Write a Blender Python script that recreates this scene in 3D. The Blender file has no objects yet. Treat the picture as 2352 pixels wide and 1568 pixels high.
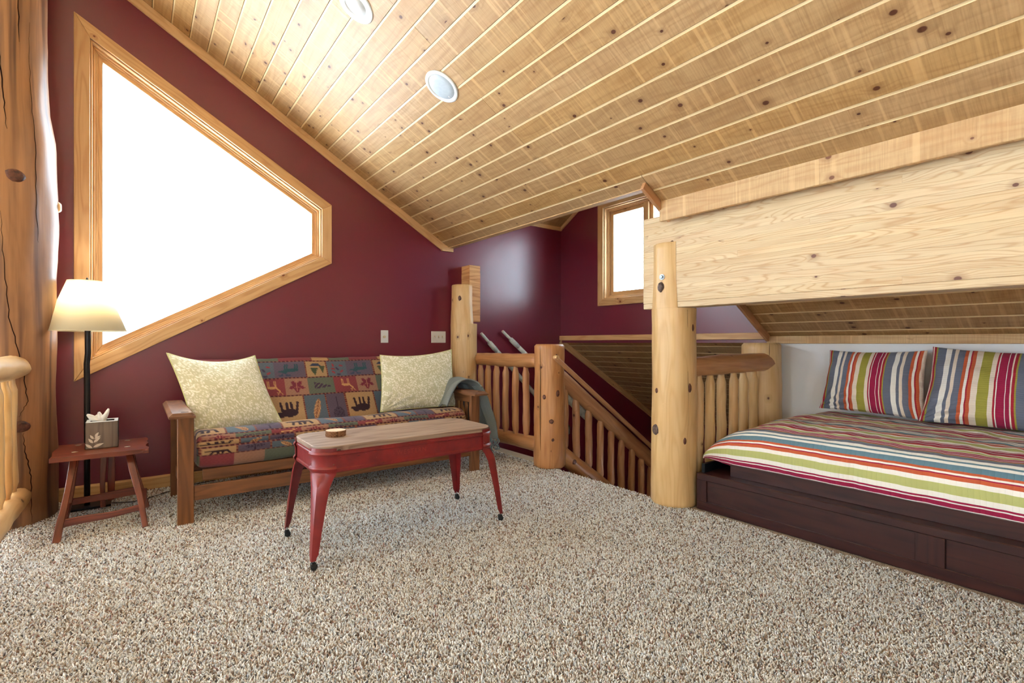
import bpy, bmesh, math, random
import numpy as np
from mathutils import Vector, Matrix, noise as mnoise
R = random.Random(7)
NP = np.random.default_rng(11)
C = bpy.context.scene.collection
SC = bpy.context.scene

# ------------------------------------------------------------------ camera, world, exposure
FPX = 1141.0
YAW = math.atan(865 / 1141.0)
cam = bpy.data.cameras.new('camera'); cam.sensor_width = 36; cam.lens = 36 * FPX / 2352
cam.shift_y = 3.0 / 2352; cam.clip_start = 0.05
co = bpy.data.objects.new('camera', cam); C.objects.link(co)
co.location = (0, 0, 1.10); co.rotation_euler = (math.pi / 2, 0, -YAW)
SC.camera = co
SC.view_settings.view_transform = 'Standard'; SC.view_settings.look = 'None'
SC.view_settings.gamma = 1; SC.view_settings.use_curve_mapping = False
SC.view_settings.exposure = -1.15

W = bpy.data.worlds.new('sky'); SC.world = W; W.use_nodes = True
wn = W.node_tree.nodes; bg = wn['Background']
bg.inputs[0].default_value = (0.68, 0.84, 1.0, 1); bg.inputs[1].default_value = 34.0
sunl = bpy.data.lights.new('sun', 'SUN'); sunl.energy = 150.0; sunl.angle = math.radians(0.6); sunl.color = (0.88, 0.94, 1.0)
suno = bpy.data.objects.new('sun', sunl); C.objects.link(suno)
suno.rotation_mode = 'QUATERNION'; suno.rotation_quaternion = Vector((0, 0, -1)).rotation_difference(Vector((0.48, 0.06, -0.87)))
SC.cycles.max_bounces = 8; SC.cycles.diffuse_bounces = 6; SC.cycles.glossy_bounces = 3
SC.cycles.transparent_max_bounces = 12; SC.cycles.transmission_bounces = 4
SC.cycles.sample_clamp_indirect = 60.0
SC.cycles.caustics_reflective = False; SC.cycles.caustics_refractive = False

def portal(loc, rot, sx, sy):
    l = bpy.data.lights.new('daylight_portal', 'AREA'); l.shape = 'RECTANGLE'; l.size = sx; l.size_y = sy
    l.cycles.is_portal = True
    o = bpy.data.objects.new('daylight_portal', l); C.objects.link(o); o.location = loc; o.rotation_euler = rot
PI = math.pi
portal((0.5, 4.80, 2.08), (-PI / 2, 0, 0), 1.9, 2.6)        # gable window (light travels -Y)
portal((4.45, 3.32, 2.12), (0, PI / 2, 0), 1.3, 1.7)       # dormer window (light travels -X)
portal((-5.35, 2.15, 1.0), (0, -PI / 2, 0), 3.0, 1.0)       # great room opening on the left, sized for fill light
portal((-2.6, -3.05, 1.4), (PI / 2, 0, 0), 2.2, 1.1)         # unseen opening behind the camera, added for fill light

# ------------------------------------------------------------------ colour + node helpers
def lin(c):
    c = c / 255.0
    return c / 12.92 if c <= 0.04045 else ((c + 0.055) / 1.055) ** 2.4
def rgb(r, g, b): return (lin(r), lin(g), lin(b), 1.0)

class NT:
    def __init__(s, name):
        s.m = bpy.data.materials.new(name); s.m.use_nodes = True
        s.t = s.m.node_tree; s.n = s.t.nodes; s.l = s.t.links
        s.p = s.n['Principled BSDF']
    def node(s, t, **k):
        n = s.n.new(t)
        for a, b in k.items(): setattr(n, a, b)
        return n
    def put(s, sock, v):
        if hasattr(v, 'links') or isinstance(v, bpy.types.NodeSocket): s.l.new(v, sock)
        else: sock.default_value = v
    def math(s, op, a, b=0.0, c=None):
        n = s.node('ShaderNodeMath', operation=op)
        s.put(n.inputs[0], a); s.put(n.inputs[1], b)
        if c is not None: s.put(n.inputs[2], c)
        return n.outputs[0]
    def vmul(s, v, sc):
        n = s.node('ShaderNodeVectorMath', operation='MULTIPLY'); s.put(n.inputs[0], v); n.inputs[1].default_value = sc
        return n.outputs[0]
    def vadd(s, v, w):
        n = s.node('ShaderNodeVectorMath', operation='ADD'); s.put(n.inputs[0], v); s.put(n.inputs[1], w)
        return n.outputs[0]
    def noise(s, v, scale=1.0, detail=3.0, rough=0.5, dist=0.0):
        n = s.node('ShaderNodeTexNoise'); s.put(n.inputs['Vector'], v)
        n.inputs['Scale'].default_value = scale; n.inputs['Detail'].default_value = detail
        n.inputs['Roughness'].default_value = rough; n.inputs['Distortion'].default_value = dist
        return n.outputs[0]
    def ramp(s, f, stops, interp='LINEAR'):
        n = s.node('ShaderNodeValToRGB'); s.put(n.inputs[0], f); cr = n.color_ramp; cr.interpolation = interp
        while len(cr.elements) < len(stops): cr.elements.new(0.5)
        for e, (p, c) in zip(cr.elements, stops):
            e.position = p; e.color = c if len(c) == 4 else (*c, 1)
        return n.outputs[0]
    def mix(s, f, a, b, mode='MIX'):
        n = s.node('ShaderNodeMix', data_type='RGBA', blend_type=mode)
        s.put(n.inputs[0], f); s.put(n.inputs[6], a); s.put(n.inputs[7], b)
        return n.outputs[2]
    def mapr(s, f, a, b, c=0.0, d=1.0):
        n = s.node('ShaderNodeMapRange'); s.put(n.inputs[0], f)
        for i, v in zip((1, 2, 3, 4), (a, b, c, d)): n.inputs[i].default_value = v
        return n.outputs[0]
    def bump(s, h, strength=0.3, dist=0.002, normal=None):
        n = s.node('ShaderNodeBump'); s.put(n.inputs['Height'], h)
        n.inputs['Strength'].default_value = strength; n.inputs['Distance'].default_value = dist
        if normal is not None: s.l.new(normal, n.inputs['Normal'])
        return n.outputs[0]
    def out(s, col=None, rough=0.5, normal=None, spec=0.5, metal=0.0):
        if col is not None: s.put(s.p.inputs['Base Color'], col)
        s.put(s.p.inputs['Roughness'], rough); s.p.inputs['Specular IOR Level'].default_value = spec
        s.p.inputs['Metallic'].default_value = metal
        if normal is not None: s.l.new(normal, s.p.inputs['Normal'])
        return s.m

def wood(name, light, dark, knotc, rough=0.45, knots=1.0, knot_scale=(3.2, 7.5), saw=0.0, ring=0.35, blotch=0.0,
         blotchc=None, vary=0.10, spec=0.4, bumpk=0.25, streak=0.0, streakc=None, rf=60.0, rp=2.5, gk=0.9):
    m = NT(name)
    uv = m.node('ShaderNodeUVMap').outputs[0]
    oi = m.node('ShaderNodeObjectInfo')
    r = oi.outputs['Random']
    cx = m.node('ShaderNodeCombineXYZ'); m.put(cx.inputs[0], m.math('MULTIPLY', r, 37.0)); m.put(cx.inputs[1], m.math('MULTIPLY', r, 91.0))
    p = m.vadd(uv, cx.outputs[0])
    g1 = m.noise(m.vmul(p, (1.6, 26, 1)), 1.0, 4.0, 0.6, 0.25)
    g2 = m.noise(m.vmul(p, (3.0, 130, 1)), 1.0, 2.0, 0.6)
    # knots
    kv = m.node('ShaderNodeTexVoronoi', feature='F1'); m.put(kv.inputs['Vector'], m.vmul(p, (knot_scale[0], knot_scale[1], 1))); kv.inputs['Scale'].default_value = 1.0
    # distance measured in metres through position output
    sub = m.node('ShaderNodeVectorMath', operation='SUBTRACT'); m.put(sub.inputs[0], m.vmul(p, (knot_scale[0], knot_scale[1], 0))); m.put(sub.inputs[1], kv.outputs['Position'])
    dv = m.vmul(sub.outputs[0], (0.8 / knot_scale[0], 1.0 / knot_scale[1], 0))
    ln = m.node('ShaderNodeVectorMath', operation='LENGTH'); m.put(ln.inputs[0], dv)
    dist = ln.outputs['Value']
    sep = m.node('ShaderNodeSeparateColor'); m.put(sep.inputs[0], kv.outputs['Color'])
    size = m.mapr(sep.outputs[0], 1.0 - 0.55 * knots, 1.0, 0.003, 0.0135)
    has = m.math('GREATER_THAN', sep.outputs[0], 1.0 - 0.55 * knots)
    kd = m.math('DIVIDE', dist, size)
    kmask = m.math('MULTIPLY', m.mapr(kd, 1.05, 0.75, 0, 1), has)
    khalo = m.math('MULTIPLY', m.mapr(kd, 3.2, 0.9, 0, 0.55), has)
    # cathedral rings, bent round the knots
    warp = m.noise(m.vmul(p, (0.9, 7, 1)), 1.0, 2.0, 0.5)
    sxyz = m.node('ShaderNodeSeparateXYZ'); m.put(sxyz.inputs[0], p)
    ph = m.math('ADD', m.math('MULTIPLY', sxyz.outputs[1], rf), m.math('MULTIPLY', warp, rf * .92))
    ph = m.math('ADD', ph, m.math('MULTIPLY', m.math('MULTIPLY', m.mapr(kd, 5.0, 0.5, 0, 1), has), 7.0))
    rg = m.mapr(m.math('SINE', ph), -1, 1, 0, 1)
    rg = m.math('POWER', rg, rp)
    f = m.math('ADD', m.math('MULTIPLY', g1, gk), m.math('MULTIPLY', rg, ring))
    f = m.math('ADD', f, m.math('MULTIPLY', g2, 0.25))
    col = m.mix(m.mapr(f, 0.42, 1.15, 0, 1), light, dark)
    if streak:
        sk = m.noise(m.vmul(p, (0.7, 17, 1)), 1.0, 2.0, 0.5)
        col = m.mix(m.mapr(sk, 0.50, 0.66, 0, streak), col, streakc)
    if blotch:
        bn = m.noise(m.vmul(p, (1.3, 4.5, 1)), 1.0, 3.0, 0.6, 0.4)
        col = m.mix(m.mapr(bn, 0.48, 0.72, 0, blotch), col, blotchc)
    h = m.math('SUBTRACT', m.math('MULTIPLY', g2, 0.5), m.math('MULTIPLY', kmask, 0.8))
    if saw:
        sw = m.noise(m.vmul(p, (110, 5, 1)), 1.0, 3.0, 0.65)
        sw2 = m.noise(m.vmul(p, (30, 0.8, 1)), 1.0, 2.0, 0.5)
        sl = m.mapr(sw2, 0.58, 0.66, 0, 1)
        col = m.mix(m.mapr(sw, 0.42, 0.75, 0, 0.55 * saw), col, m.mix(0.75, dark, (dark[0] * .62, dark[1] * .58, dark[2] * .52, 1)))
        col = m.mix(m.math('MULTIPLY', sl, 0.55 * saw), col, (min(1, light[0] * 1.25), min(1, light[1] * 1.25), min(1, light[2] * 1.25), 1))
        h = m.math('ADD', h, m.math('MULTIPLY', sw, 2.0 * saw))
        h = m.math('ADD', h, m.math('MULTIPLY', sl, 1.2 * saw))
    col = m.mix(khalo, col, m.mix(0.55, dark, knotc))
    col = m.mix(kmask, col, knotc)
    if vary:
        hsv = m.node('ShaderNodeHueSaturation'); m.put(hsv.inputs['Color'], col)
        m.put(hsv.inputs['Value'], m.mapr(r, 0, 1, 1 - vary, 1 + vary * 0.6))
        m.put(hsv.inputs['Saturation'], m.mapr(m.math('FRACT', m.math('MULTIPLY', r, 7.31)), 0, 1, 1 - vary * 0.8, 1 + vary * 0.6))
        col = hsv.outputs[0]
    return m.out(col, rough, m.bump(h, bumpk, 0.0012), spec)

def plain(name, c, rough=0.5, spec=0.5, metal=0.0, bscale=0, bstr=0.2, bdist=0.001, c2=None, cscale=8):
    m = NT(name)
    tc = m.node('ShaderNodeTexCoord').outputs['Object']
    nrm = None
    if bscale: nrm = m.bump(m.noise(tc, bscale, 3.0, 0.6), bstr, bdist)
    col = c
    nz = m.noise(tc, cscale, 4.0, 0.6)
    col = m.mix(m.mapr(nz, 0.35, 0.7, 0, 1), c, c2 if c2 else tuple(x * 0.9 for x in c[:3]) + (1,))
    return m.out(col, rough, nrm, spec, metal)

M = {}
M['ceil'] = wood('pine_board', rgb(186, 150, 104), rgb(156, 116, 72), rgb(84, 46, 28), 0.5, 0.65, (3.3, 13.0), 1.0, 0.26, 0.4, rgb(148, 106, 64), 0.08, 0.3, 0.35)
M['beam'] = wood('beam_lamination', rgb(218, 196, 158), rgb(186, 146, 106), rgb(112, 76, 64), 0.5, 0.8, (2.0, 8.5), 0.0, 0.42, 0.4, rgb(190, 154, 116), 0.05, 0.3, 0.2, 0, None, 170.0, 5.0, 0.8)
M['trim'] = wood('pine_trim', rgb(220, 180, 130), rgb(192, 144, 94), rgb(128, 70, 38), 0.42, 0.30, (1.5, 9.0), 0.0, 0.35, 0.25, rgb(190, 128, 78), 0.05, 0.4, 0.15)
M['fascia'] = wood('fascia_pine', rgb(208, 174, 126), rgb(184, 142, 94), rgb(120, 76, 52), 0.5, 0.5, (2.2, 8.0), 0.8, 0.30, 0.25, rgb(196, 140, 86), 0.05, 0.3, 0.3)
M['log'] = wood('peeled_log', rgb(204, 152, 104), rgb(164, 108, 66), rgb(92, 50, 34), 0.36, 0.55, (3.0, 6.5), 0.0, 0.25, 0.5, rgb(160, 96, 54), 0.06, 0.5, 0.3)
M['logpale'] = wood('pale_peeled_log', rgb(224, 190, 138), rgb(198, 154, 98), rgb(98, 56, 38), 0.36, 0.40, (2.6, 6.0), 0.0, 0.22, 0.5, rgb(206, 150, 92), 0.05, 0.5, 0.3)
M['trunk'] = wood('old_trunk', rgb(168, 122, 84), rgb(124, 84, 56), rgb(76, 42, 32), 0.40, 0.12, (2.0, 4.0), 0.0, 0.10, 0.85, rgb(116, 86, 68), 0.0, 0.45, 0.5, 0.9, rgb(84, 58, 48))
M['futonw'] = wood('brown_stained_oak', rgb(140, 92, 56), rgb(92, 56, 34), rgb(60, 34, 22), 0.42, 0.05, (2, 6), 0.0, 0.35, 0.3, rgb(96, 60, 40), 0.08, 0.45, 0.3)
M['stool'] = wood('red_brown_walnut', rgb(130, 62, 40), rgb(78, 34, 26), rgb(40, 18, 14), 0.28, 0.1, (3, 9), 0.0, 0.3, 0.55, rgb(70, 30, 26), 0.1, 0.55, 0.2)
M['tabletop'] = wood('weathered_tabletop', rgb(168, 146, 128), rgb(126, 102, 86), rgb(74, 52, 42), 0.5, 0.12, (1.2, 8), 0.0, 0.5, 0.4, rgb(126, 100, 84), 0.0, 0.45, 0.4)
M['espresso'] = wood('espresso_stained_pine', rgb(66, 34, 30), rgb(36, 19, 20), rgb(18, 10, 12), 0.34, 0.35, (1.4, 4.5), 0.0, 0.3, 0.4, rgb(48, 26, 28), 0.06, 0.5, 0.25)
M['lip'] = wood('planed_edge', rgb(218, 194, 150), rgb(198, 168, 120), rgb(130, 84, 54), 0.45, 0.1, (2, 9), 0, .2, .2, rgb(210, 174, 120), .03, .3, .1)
M['endgrain'] = wood('end_grain', rgb(222, 172, 120), rgb(190, 136, 88), rgb(130, 80, 50), 0.6, 0.1, (2, 5), 0.0, 0.6, 0.3, rgb(190, 130, 84), 0.0, 0.3, 0.2)
M['tissuebox'] = wood('grey_brown_grained_card', rgb(128, 114, 104), rgb(92, 80, 74), rgb(70, 60, 56), 0.35, 0.0, (2, 6), 0.0, 0.35, 0.2, rgb(96, 84, 78), 0.0, 0.5, 0.02)
M['knot'] = plain('knot_wood', rgb(112, 66, 48), 0.45, 0.5, 0, 60, 0.6, 0.002, rgb(52, 26, 20), 40)
M['knotgrey'] = plain('weathered_knot', rgb(120, 100, 92), 0.6, 0.4, 0, 90, 0.9, 0.003, rgb(62, 42, 38), 60)
M['crack'] = plain('dark_crack', rgb(38, 20, 14), 0.9, 0.1)

def wallmat(name, c, rough, bstr=0.5):
    m = NT(name)
    tc = m.node('ShaderNodeTexCoord').outputs['Object']
    n1 = m.noise(tc, 9, 3, 0.55, 0.6); n2 = m.noise(tc, 90, 2, 0.5)
    h = m.math('ADD', m.mapr(n1, 0.46, 0.60, 0, 1), m.math('MULTIPLY', n2, 0.20))
    n3 = m.noise(tc, 1.3, 2, 0.5)
    col = m.mix(m.mapr(n3, 0.3, 0.7, 0, 1), c, tuple(x * 0.92 for x in c[:3]) + (1,))
    return m.out(col, rough, m.bump(h, bstr, 0.0008), 0.5)
M['burgundy'] = wallmat('burgundy_paint', rgb(112, 28, 50), 0.30, 0.22)
M['burgundy'].node_tree.nodes['Principled BSDF'].inputs['Specular IOR Level'].default_value = 0.85
M['white_wall'] = wallmat('white_paint', rgb(236, 238, 242), 0.5, 0.2)
M['cream_wall'] = wallmat('cream_paint', rgb(214, 200, 176), 0.6, 0.2)
M['whiteplastic'] = plain('white_plastic', rgb(214, 214, 212), 0.35, 0.5, 0, 0, 0, 0, rgb(208, 208, 208))
M['beige'] = plain('beige_plastic', rgb(196, 178, 150), 0.4)
M['grille'] = plain('perforated_grille', rgb(172, 180, 186), 0.5, 0.4, 0, 420, 0.5, 0.001, rgb(164, 172, 180), 60)
M['blackmetal'] = plain('black_metal', rgb(34, 34, 38), 0.38, 0.5, 0.4, 14, 0.5, 0.004, rgb(22, 22, 26), 12)
M['rubber'] = plain('black_rubber', rgb(24, 24, 24), 0.5)
M['chrome'] = plain('zinc', rgb(150, 156, 162), 0.4, 0.5, 1.0)
M['cream_floor'] = plain('cream_painted_board', rgb(226, 208, 178), 0.5)
M['paddlew'] = plain('weathered_grey_paint', rgb(226, 232, 226), 0.4, 0.5, 0, 40, 0.2, 0.001, rgb(180, 190, 184), 18)
M['tissue'] = plain('tissue_paper', rgb(240, 240, 240), 0.9, 0.1, 0, 60, 0.2, 0.001)
M['leafprint'] = plain('pale_leaf_print', rgb(214, 206, 196), 0.5)
M['snow'] = plain('snow', rgb(238, 242, 248), 0.9)
M['bark'] = plain('bark', rgb(150, 108, 74), 0.85, 0.2, 0, 200, 1.0, 0.003, rgb(84, 54, 38), 160)

def redmetal():
    m = NT('worn_red_paint')
    tc = m.node('ShaderNodeTexCoord').outputs['Object']
    n1 = m.noise(tc, 6, 4, 0.6); n2 = m.noise(m.vmul(tc, (14, 30, 60)), 1.0, 4, 0.7); n3 = m.noise(tc, 120, 2, 0.5)
    col = m.mix(m.mapr(n1, 0.35, 0.7, 0, 1), rgb(138, 34, 34), rgb(100, 24, 27))
    wear = m.mapr(n2, 0.66, 0.70, 0, 0.8)
    col = m.mix(wear, col, rgb(70, 26, 24))
    col = m.mix(m.mapr(n3, 0.76, 0.80, 0, 1), col, rgb(190, 150, 140))
    return m.out(col, m.mapr(n1, 0.3, 0.7, 0.28, 0.42), m.bump(n1, 0.15, 0.002), 0.5)
M['red'] = redmetal()

def attrmat(name, rough=0.9, weave=(700, 700), bstr=0.4, sheen=0.0, attr='Col', trans=0):
    m = NT(name)
    a = m.node('ShaderNodeAttribute', attribute_name=attr).outputs['Color']
    uv = m.node('ShaderNodeUVMap').outputs[0]
    nrm = None
    if weave:
        n = m.noise(m.vmul(uv, (weave[0], weave[1], 1)), 1.0, 2, 0.6)
        nrm = m.bump(n, bstr, 0.0015)
        a = m.mix(m.mapr(n, 0.3, 0.7, 0.0, 0.28), a, m.mix(1.0, a, (0.55, 0.5, 0.5, 1), 'MULTIPLY'))
    m.p.inputs['Sheen Weight'].default_value = sheen
    return m.out(a, rough, nrm, 0.2)
M['tapestry'] = attrmat('tapestry_cover', 0.9, (420, 420), 0.6, 0.1)
M['vine'] = attrmat('vine_print_cotton', 0.8, (500, 500), 0.2, 0.05)
M['carpet'] = attrmat('carpet_pile', 1.0, None, 0)
M['piping'] = plain('pale_green_piping', rgb(206, 206, 150), 0.8, 0.2)

# palette of stripes (position in the repeat, colour)
BLU, SLT, WHT, CRM, ORG, RED, CRI, OLV, LIM, YEL = (rgb(104, 138, 154), rgb(112, 118, 136), rgb(240, 238, 232), rgb(232, 218, 202), rgb(200, 98, 64),
    rgb(172, 44, 60), rgb(160, 36, 74), rgb(164, 158, 70), rgb(186, 190, 122), rgb(200, 168, 88))
def stripes(name, seq, axis, period, off=0.0, pucker=(0, 0), pstr=0.5):
    m = NT(name)
    uv = m.node('ShaderNodeUVMap').outputs[0]
    s = m.node('ShaderNodeSeparateXYZ'); m.put(s.inputs[0], uv)
    c = s.outputs[axis]; o = s.outputs[1 - axis]
    wob = m.noise(m.vmul(uv, (9, 9, 1)), 1.0, 2, 0.5)
    f = m.math('FRACT', m.math('ADD', m.math('DIVIDE', m.math('ADD', c, m.math('MULTIPLY', m.math('SUBTRACT', wob, 0.5), 0.008)), period), off))
    tot = sum(w for w, _ in seq); st = []; a = 0.0
    for w, cc in seq: st.append((a / tot, cc)); a += w
    half = a / 2
    if len(st) <= 31: col = m.ramp(f, st, 'CONSTANT')
    else:
        k = 31
        col = m.mix(m.math('GREATER_THAN', f, st[k][0]), m.ramp(f, st[:k], 'CONSTANT'), m.ramp(f, st[k:], 'CONSTANT'))
    fine = m.noise(m.vmul(uv, (600, 600, 1)), 1.0, 2, 0.6)
    col = m.mix(m.mapr(fine, 0.3, 0.75, 0.0, 0.25), col, m.mix(1.0, col, (0.72, 0.70, 0.70, 1), 'MULTIPLY'))
    q = m.math('ABSOLUTE', m.math('SINE', m.math('ADD', m.math('MULTIPLY', o, pucker[0]), m.math('MULTIPLY', wob, 3.0))))
    q2 = m.noise(m.vmul(uv, (pucker[1], pucker[1] * 0.35, 1) if axis == 1 else (pucker[1] * 0.35, pucker[1], 1)), 1.0, 3, 0.6)
    h = m.math('ADD', m.math('POWER', q, 0.5), m.math('MULTIPLY', q2, 1.6))
    m.p.inputs['Sheen Weight'].default_value = 0.05
    return m.out(col, 0.85, m.bump(h, pstr, 0.003), 0.2)

# ------------------------------------------------------------------ geometry helpers
def tag(o, label=None, cat=None, group=None, kind=None):
    if label: o['label'] = label
    if cat: o['category'] = cat
    if group: o['group'] = group
    if kind: o['kind'] = kind
    return o
def thing(name, loc, label, cat, group=None):
    o = bpy.data.objects.new(name, None); C.objects.link(o); o.location = loc; o.empty_display_size = 0.1
    return tag(o, label, cat, group)
def wmat(o):
    m = o.matrix_basis.copy()
    while o.parent: o = o.parent; m = o.matrix_basis @ m
    return m
def uvbox(me):
    """grain runs along local X; v = the other in-plane axis, in metres"""
    nl = len(me.loops); uv = me.uv_layers.new(name='UVMap')
    co_ = np.empty(len(me.vertices) * 3, 'f'); me.vertices.foreach_get('co', co_); co_ = co_.reshape(-1, 3)
    li = np.empty(nl, 'i'); me.loops.foreach_get('vertex_index', li)
    nr = np.empty(len(me.polygons) * 3, 'f'); me.polygons.foreach_get('normal', nr); nr = np.abs(nr.reshape(-1, 3))
    tot = np.empty(len(me.polygons), 'i'); me.polygons.foreach_get('loop_total', tot)
    pn = np.repeat(nr, tot, axis=0); p = co_[li]
    u = p[:, 0].copy(); v = np.where(pn[:, 2] >= pn[:, 1], p[:, 1], p[:, 2] + 0.37)
    end = (pn[:, 0] > pn[:, 1]) & (pn[:, 0] > pn[:, 2])
    u[end] = p[end, 1]; v[end] = p[end, 2]
    uv.data.foreach_set('uv', np.stack([u, v], 1).astype('f').ravel())
def link(name, me, mat, parent=None, mw=None, smooth=False):
    o = bpy.data.objects.new(name, me); C.objects.link(o)
    if mat is not None and not me.materials: me.materials.append(mat)
    mw = mw if mw is not None else Matrix.Identity(4)
    if parent is not None:
        o.parent = parent; o.matrix_basis = wmat(parent).inverted() @ mw
    else: o.matrix_basis = mw
    if smooth: me.polygons.foreach_set('use_smooth', [True] * len(me.polygons))
    return o
def mk(name, vs, fs, mat, parent=None, mw=None, smooth=False, uv=True):
    """vs are in the frame mw (world when mw is None: then the origin is moved to the parent's or the bottom centre)"""
    vs = [tuple(v) for v in vs]
    if mw is None:
        if parent is not None: org = wmat(parent).translation
        else:
            a = np.array(vs); org = Vector(((a[:, 0].min() + a[:, 0].max()) / 2, (a[:, 1].min() + a[:, 1].max()) / 2, a[:, 2].min()))
        vs = [(v[0] - org[0], v[1] - org[1], v[2] - org[2]) for v in vs]
        mw = Matrix.Translation(org)
    me = bpy.data.meshes.new(name); me.from_pydata(vs, [], fs); me.update()
    if uv: uvbox(me)
    return link(name, me, mat, parent, mw, smooth)
def frame(p0, p1, up=(0, 0, 1)):
    x = (Vector(p1) - Vector(p0)).normalized(); y = Vector(up).cross(x)
    if y.length < 1e-5: y = Vector((0, 1, 0)).cross(x)
    y.normalize(); z = x.cross(y)
    m = Matrix((x, y, z)).transposed().to_4x4(); m.translation = Vector(p0)
    return m
def prism_v(prof, x0, x1, cap=True):
    n = len(prof)
    vs = [(x0, y, z) for y, z in prof] + [(x1, y, z) for y, z in prof]
    fs = [(i, (i + 1) % n, n + (i + 1) % n, n + i) for i in range(n)]
    if cap: fs += [tuple(range(n - 1, -1, -1)), tuple(range(n, 2 * n))]
    return vs, fs
def rect(w, t, c=0.003):
    a, b = w / 2, t / 2
    return [(-a + c, -b), (a - c, -b), (a, -b + c), (a, b - c), (a - c, b), (-a + c, b), (-a, b - c), (-a, -b + c)]
def beamo(name, p0, p1, w, t, mat, parent=None, up=(0, 0, 1), c=0.003, uoff=0.0):
    """bar from p0 to p1: w across (perpendicular to up), t along up; chamfered edges"""
    mw = frame(p0, p1, up); L = (Vector(p1) - Vector(p0)).length
    c = min(c, w * .45, t * .45)
    pr = rect(w, t, c); sm = rect(w - 2 * c, t - 2 * c, c * .3) if min(w, t) > 4 * c and L > 4 * c else None
    if sm:
        vs = []; xs = [(0, sm), (c, pr), (L - c, pr), (L, sm)]
        for x, q in xs: vs += [(x, y, z) for y, z in q]
        fs = [(k * 8 + i, k * 8 + (i + 1) % 8, (k + 1) * 8 + (i + 1) % 8, (k + 1) * 8 + i) for k in range(3) for i in range(8)]
        fs += [tuple(range(7, -1, -1)), tuple(range(24, 32))]
    else: vs, fs = prism_v(pr, 0, L)
    return mk(name, vs, fs, mat, parent, mw)
def boxo(name, a, b, mat, parent=None, grain='x', c=0.003):
    """axis-aligned chamfered box from corner a to corner b, grain along the named axis"""
    a, b = Vector([min(p, q) for p, q in zip(a, b)]), Vector([max(p, q) for p, q in zip(a, b)])
    m = (a + b) / 2; s = b - a
    if grain == 'x': return beamo(name, (a.x, m.y, m.z), (b.x, m.y, m.z), s.y, s.z, mat, parent, (0, 0, 1), c)
    if grain == 'y': return beamo(name, (m.x, a.y, m.z), (m.x, b.y, m.z), s.x, s.z, mat, parent, (0, 0, 1), c)
    return beamo(name, (m.x, m.y, a.z), (m.x, m.y, b.z), s.x, s.y, mat, parent, (0, 1, 0), c)
def fbm(p, s=1.0): return mnoise.noise(Vector(p) * s)
def log(name, p0, p1, r0, r1, mat, parent=None, seed=0, sides=20, rings=None, amp=0.05, facet=0.04, bow=0.0, cham=0.012, ends=None, up=(0, 1, 0)):
    """peeled log: irregular round section, drawknife facets, slight bow, chamfered ends; ends=(s0,s1) tenon radius factors"""
    mw = frame(p0, p1, up); L = (Vector(p1) - Vector(p0)).length
    n = rings or max(6, int(L / 0.035)); xs = [0.0, cham] + [cham + (L - 2 * cham) * i / n for i in range(1, n)] + [L - cham, L]
    vs = []; uvs = []; rm = (r0 + r1) / 2
    for k, x in enumerate(xs):
        t = x / L; r = r0 + (r1 - r0) * t
        e = 1.0
        if k == 0 or k == len(xs) - 1: e = 1 - cham / r * 0.9
        if ends:
            if x < ends[2]: e *= ends[0] + (1 - ends[0]) * max(0, min(1, (x / ends[2] - 0.55) / 0.45))
            if L - x < ends[2]: e *= ends[1] + (1 - ends[1]) * max(0, min(1, ((L - x) / ends[2] - 0.55) / 0.45))
        ox = bow * math.sin(t * PI) + amp * r * 0.6 * fbm((x * 3.1, seed, 0.3)); oz = amp * r * 0.6 * fbm((x * 2.7, seed + 9.1, 5.3))
        for i in range(sides):
            a = 2 * PI * i / sides; cy, sz = math.cos(a), math.sin(a)
            d = 1 + amp * 1.6 * fbm((x * 3.0 + seed, cy * 1.3, sz * 1.3 + seed)) + facet * fbm((x * 9 + seed * 3, cy * 3.2, sz * 3.2))
            vs.append((x, ox + cy * r * d * e, oz + sz * r * d * e))
    S = sides; K = len(xs)
    fs = [(k * S + i, k * S + (i + 1) % S, (k + 1) * S + (i + 1) % S, (k + 1) * S + i) for k in range(K - 1) for i in range(S)]
    fs += [tuple(range(S - 1, -1, -1)), tuple(range((K - 1) * S, K * S))]
    me = bpy.data.meshes.new(name); me.from_pydata(vs, [], fs); me.update()
    uv = me.uv_layers.new(name='UVMap'); d = np.zeros((len(me.loops), 2), 'f'); li = 0
    circ = 2 * PI * rm
    for k in range(K - 1):
        for i in range(S):
            for q, (kk, ii) in enumerate(((k, i), (k, i + 1), (k + 1, i + 1), (k + 1, i))):
                d[li] = (xs[kk], circ * ii / S); li += 1
    for base in (0, (K - 1) * S):
        rng = range(S - 1, -1, -1) if base == 0 else range(S)
        for i in rng: d[li] = (vs[base + i][1], vs[base + i][2]); li += 1
    uv.data.foreach_set('uv', d.ravel())
    sm = [True] * (len(me.polygons) - 2) + [False, False]; me.polygons.foreach_set('use_smooth', sm)
    return link(name, me, mat, parent, mw)
def lathe(name, prof, loc, mat, parent=None, sides=32, axis=None, smooth=True, closed=False):
    """prof: list of (r, z)"""
    vs = [(r * math.cos(2 * PI * i / sides), r * math.sin(2 * PI * i / sides), z) for r, z in prof for i in range(sides)]
    n = len(prof); rng = range(n if closed else n - 1)
    fs = [(k * sides + i, k * sides + (i + 1) % sides, ((k + 1) % n) * sides + (i + 1) % sides, ((k + 1) % n) * sides + i) for k in rng for i in range(sides)]
    if not closed:
        if prof[0][0] > 1e-4: fs.append(tuple(range(sides - 1, -1, -1)))
        if prof[-1][0] > 1e-4: fs.append(tuple(range((n - 1) * sides, n * sides)))
    mw = Matrix.Translation(loc)
    if axis is not None:
        q = Vector((0, 0, 1)).rotation_difference(Vector(axis)); mw = mw @ q.to_matrix().to_4x4()
    return mk(name, vs, fs, mat, parent, mw, smooth)
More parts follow.
